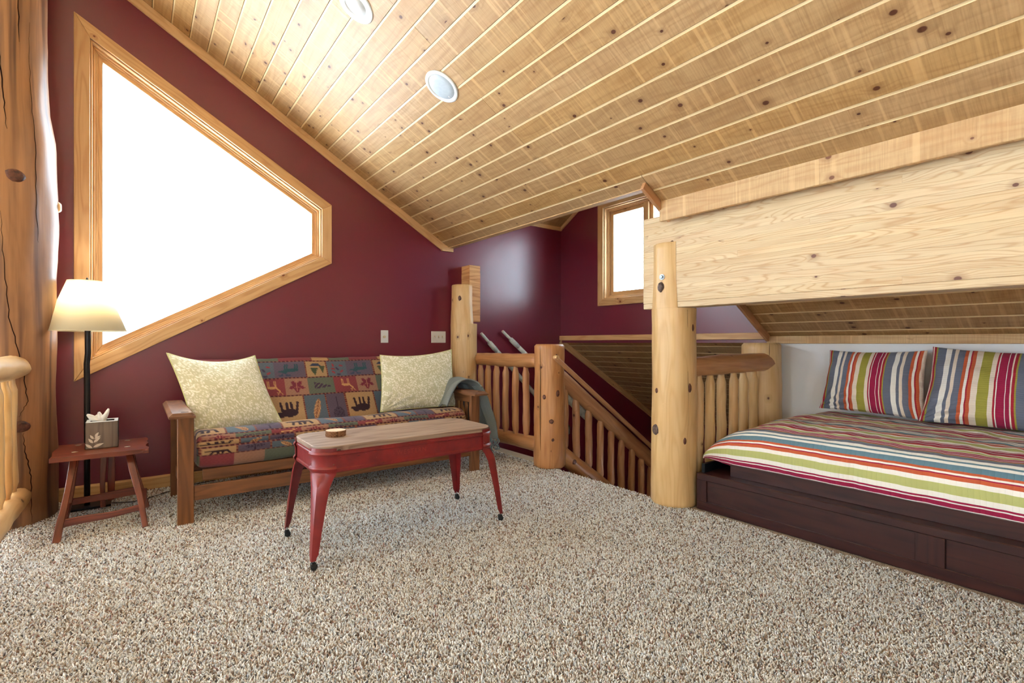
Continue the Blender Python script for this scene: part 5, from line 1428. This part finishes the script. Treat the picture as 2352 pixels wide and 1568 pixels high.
# ------------------------------------------------------------------ bed platform, quilt, pillows
bd = thing('bed_platform', (3.6, .5, 0), 'low espresso-stained panelled bed platform built under the big beam', 'bed')
es = M['espresso']; BXF = 2.965
ye, ys = 1.885, -1.2
boxo('top_rail', (BXF, ys, .197), (BXF + .022, ye, .240), es, bd, 'y', .004)
boxo('bottom_rail', (BXF, ys, .004), (BXF + .022, ye, .060), es, bd, 'y', .003)
edges = [(1.885, 1.817), (.729, .617), (-.47, -.58)]
for a_, b_ in edges: boxo('stile', (BXF + .0005, b_, .060), (BXF + .022, a_, .197), es, bd, 'z', .002)
for a_, b_ in ((1.817, .729), (.617, -.47), (-.58, -1.2)): boxo('panel', (BXF + .012, b_, .058), (BXF + .020, a_, .199), es, bd, 'y', .001)
boxo('ledge', (BXF + .005, ys, .216), (4.24, ye - .002, .2405), es, bd, 'y', .002)
boxo('end_panel', (BXF + .01, ye - .02, .004), (4.24, ye, .216), es, bd, 'x', .002)
boxo('riser', (3.052, ys, .2405), (3.074, 1.700, .318), es, bd, 'y', .002)
boxo('riser', (3.0, 1.848, .2405), (4.20, 1.870, .300), M['blackmetal'], bd, 'x', .002)
mt_ = thing('mattress', (3.65, .5, .2405), 'white mattress lying on the dark bed platform under the striped quilt', 'mattress')
boxo('body', (3.12, -1.15, .243), (4.20, 1.60, .50), M['white_wall'], mt_, 'y', .05)

SEQ = [(.045, SLT), (.030, WHT), (.018, SLT), (.018, CRM), (.035, SLT), (.018, ORG), (.014, WHT), (.008, RED), (.018, ORG), (.030, CRM), (.050, OLV), (.022, CRM), (.010, RED),
       (.004, WHT), (.036, CRI), (.004, WHT), (.018, CRI), (.005, CRM), (.014, RED), (.008, OLV)]
per = sum(w for w, _ in SEQ)
SEQQ = [(.020, CRI), (.004, WHT), (.022, CRI), (.006, WHT), (.010, CRI), (.026, WHT), (.042, LIM), (.024, WHT), (.018, ORG), (.007, CRI), (.010, WHT), (.012, ORG), (.030, BLU), (.015, WHT), (.011, BLU), (.020, WHT), (.026, SLT), (.004, YEL),
        (.010, CRI), (.004, WHT), (.012, CRI), (.004, WHT), (.012, CRI), (.005, WHT), (.020, LIM), (.012, WHT), (.014, ORG)]
perq = sum(w for w, _ in SEQQ)
M['quilt'] = stripes('striped_quilt', SEQQ, 1, perq, 0.0, (150, 60), .55)
M['sham'] = stripes('striped_sham', SEQ, 0, per, 0.92, (260, 40), .5)
def quilt():
    sec = np.array(spline([(3.135, .300), (3.098, .298), (3.078, .312), (3.066, .36), (3.070, .43), (3.10, .495), (3.16, .540), (3.28, .566), (3.5, .580), (3.8, .585), (4.05, .582), (4.235, .572)], .012))
    d = np.r_[0, np.cumsum(np.hypot(*np.diff(sec, axis=0).T))]
    ys_ = np.r_[np.linspace(-1.2, .2, 60), np.linspace(.21, 1.50, 150), np.linspace(1.505, 1.90, 70)]
    D, Yg = np.meshgrid(d, ys_, indexing='ij')
    X = np.repeat(sec[:, 0][:, None], len(ys_), 1); Z = np.repeat(sec[:, 1][:, None], len(ys_), 1)
    w = np.interp(X, [3.06, 3.3, 4.2], [.44, .36, .26])                # the foot end falls away
    yend = np.interp(X, [3.06, 3.3, 4.2], [1.90, 1.84, 1.74])
    yb = yend - w
    q = np.clip((Yg - 1.46) / (1.90 - 1.46), 0, 1); Yn = np.where(Yg > 1.46, 1.46 + (yend - 1.46) * q, Yg)
    t = np.clip((Yn - yb) / w, 0, 1); k = np.sqrt(np.clip(1 - t ** 2.3, 0, 1))
    Z = .285 + (Z - .285) * (.02 + .98 * k) + .035 * t ** 3 * (X < 3.2)
    X = X - .030 * t ** 2 * np.exp(-((X - 3.07) / .1) ** 2) + .03 * t ** 4 * (X < 3.2)
    h = .009 * nz(X * 1.5, Yn, 11, 2) + .0035 * nz(X, Yn, 27, 3) + .0022 * nz(X * .6, Yn, 75, 5)
    h += .010 * np.exp(-((Yn - .55 - (X - 3.6) * .5) / .05) ** 2) * (X > 3.3) * .6 + .008 * np.exp(-((Yn - .25 - (X - 3.6) * .3) / .04) ** 2) * (X > 3.3) * .7
    top = np.clip((sec[:, 0] - 3.1) / .1, 0, 1)[:, None]
    Z = Z + h * top; X = X - h * (1 - top) * 1.3
    # wavy lower hem
    Z = Z + (D < .05) * .006 * np.sin(Yn * 11)
    Zf = np.maximum(Z, .244)
    o = gridmesh('quilt', np.stack([X, Yn, Zf], 2), np.stack([Yn, D - .050], 2), M['quilt'], None)
    s = o.modifiers.new('s', 'SOLIDIFY'); s.thickness = .008; s.offset = 0
    tag(o, 'quilted bedspread in red, orange, blue, lime and white stripes on the bed', 'quilt')
quilt()
pillow('bed_pillow', (4.17, 1.535, 1.045), (4.17, .955, 1.050), (4.03, .93, .600), (4.03, 1.555, .618), .22, 'striped quilted bed pillow nearer the log corner post, against the white knee wall', 'pillow', 'striped pillows on the bed', M['sham'], 140, None, None, 1, .16, .010, (.66, .45), 2, .06)
pillow('bed_pillow', (4.155, .925, 1.075), (4.155, .28, 1.040), (3.99, .26, .590), (3.99, .965, .600), .24, 'striped quilted bed pillow at the right edge of the photo', 'pillow', 'striped pillows on the bed', M['sham'], 140, None, None, 1, .16, .010, (.68, .45), 5, .06)
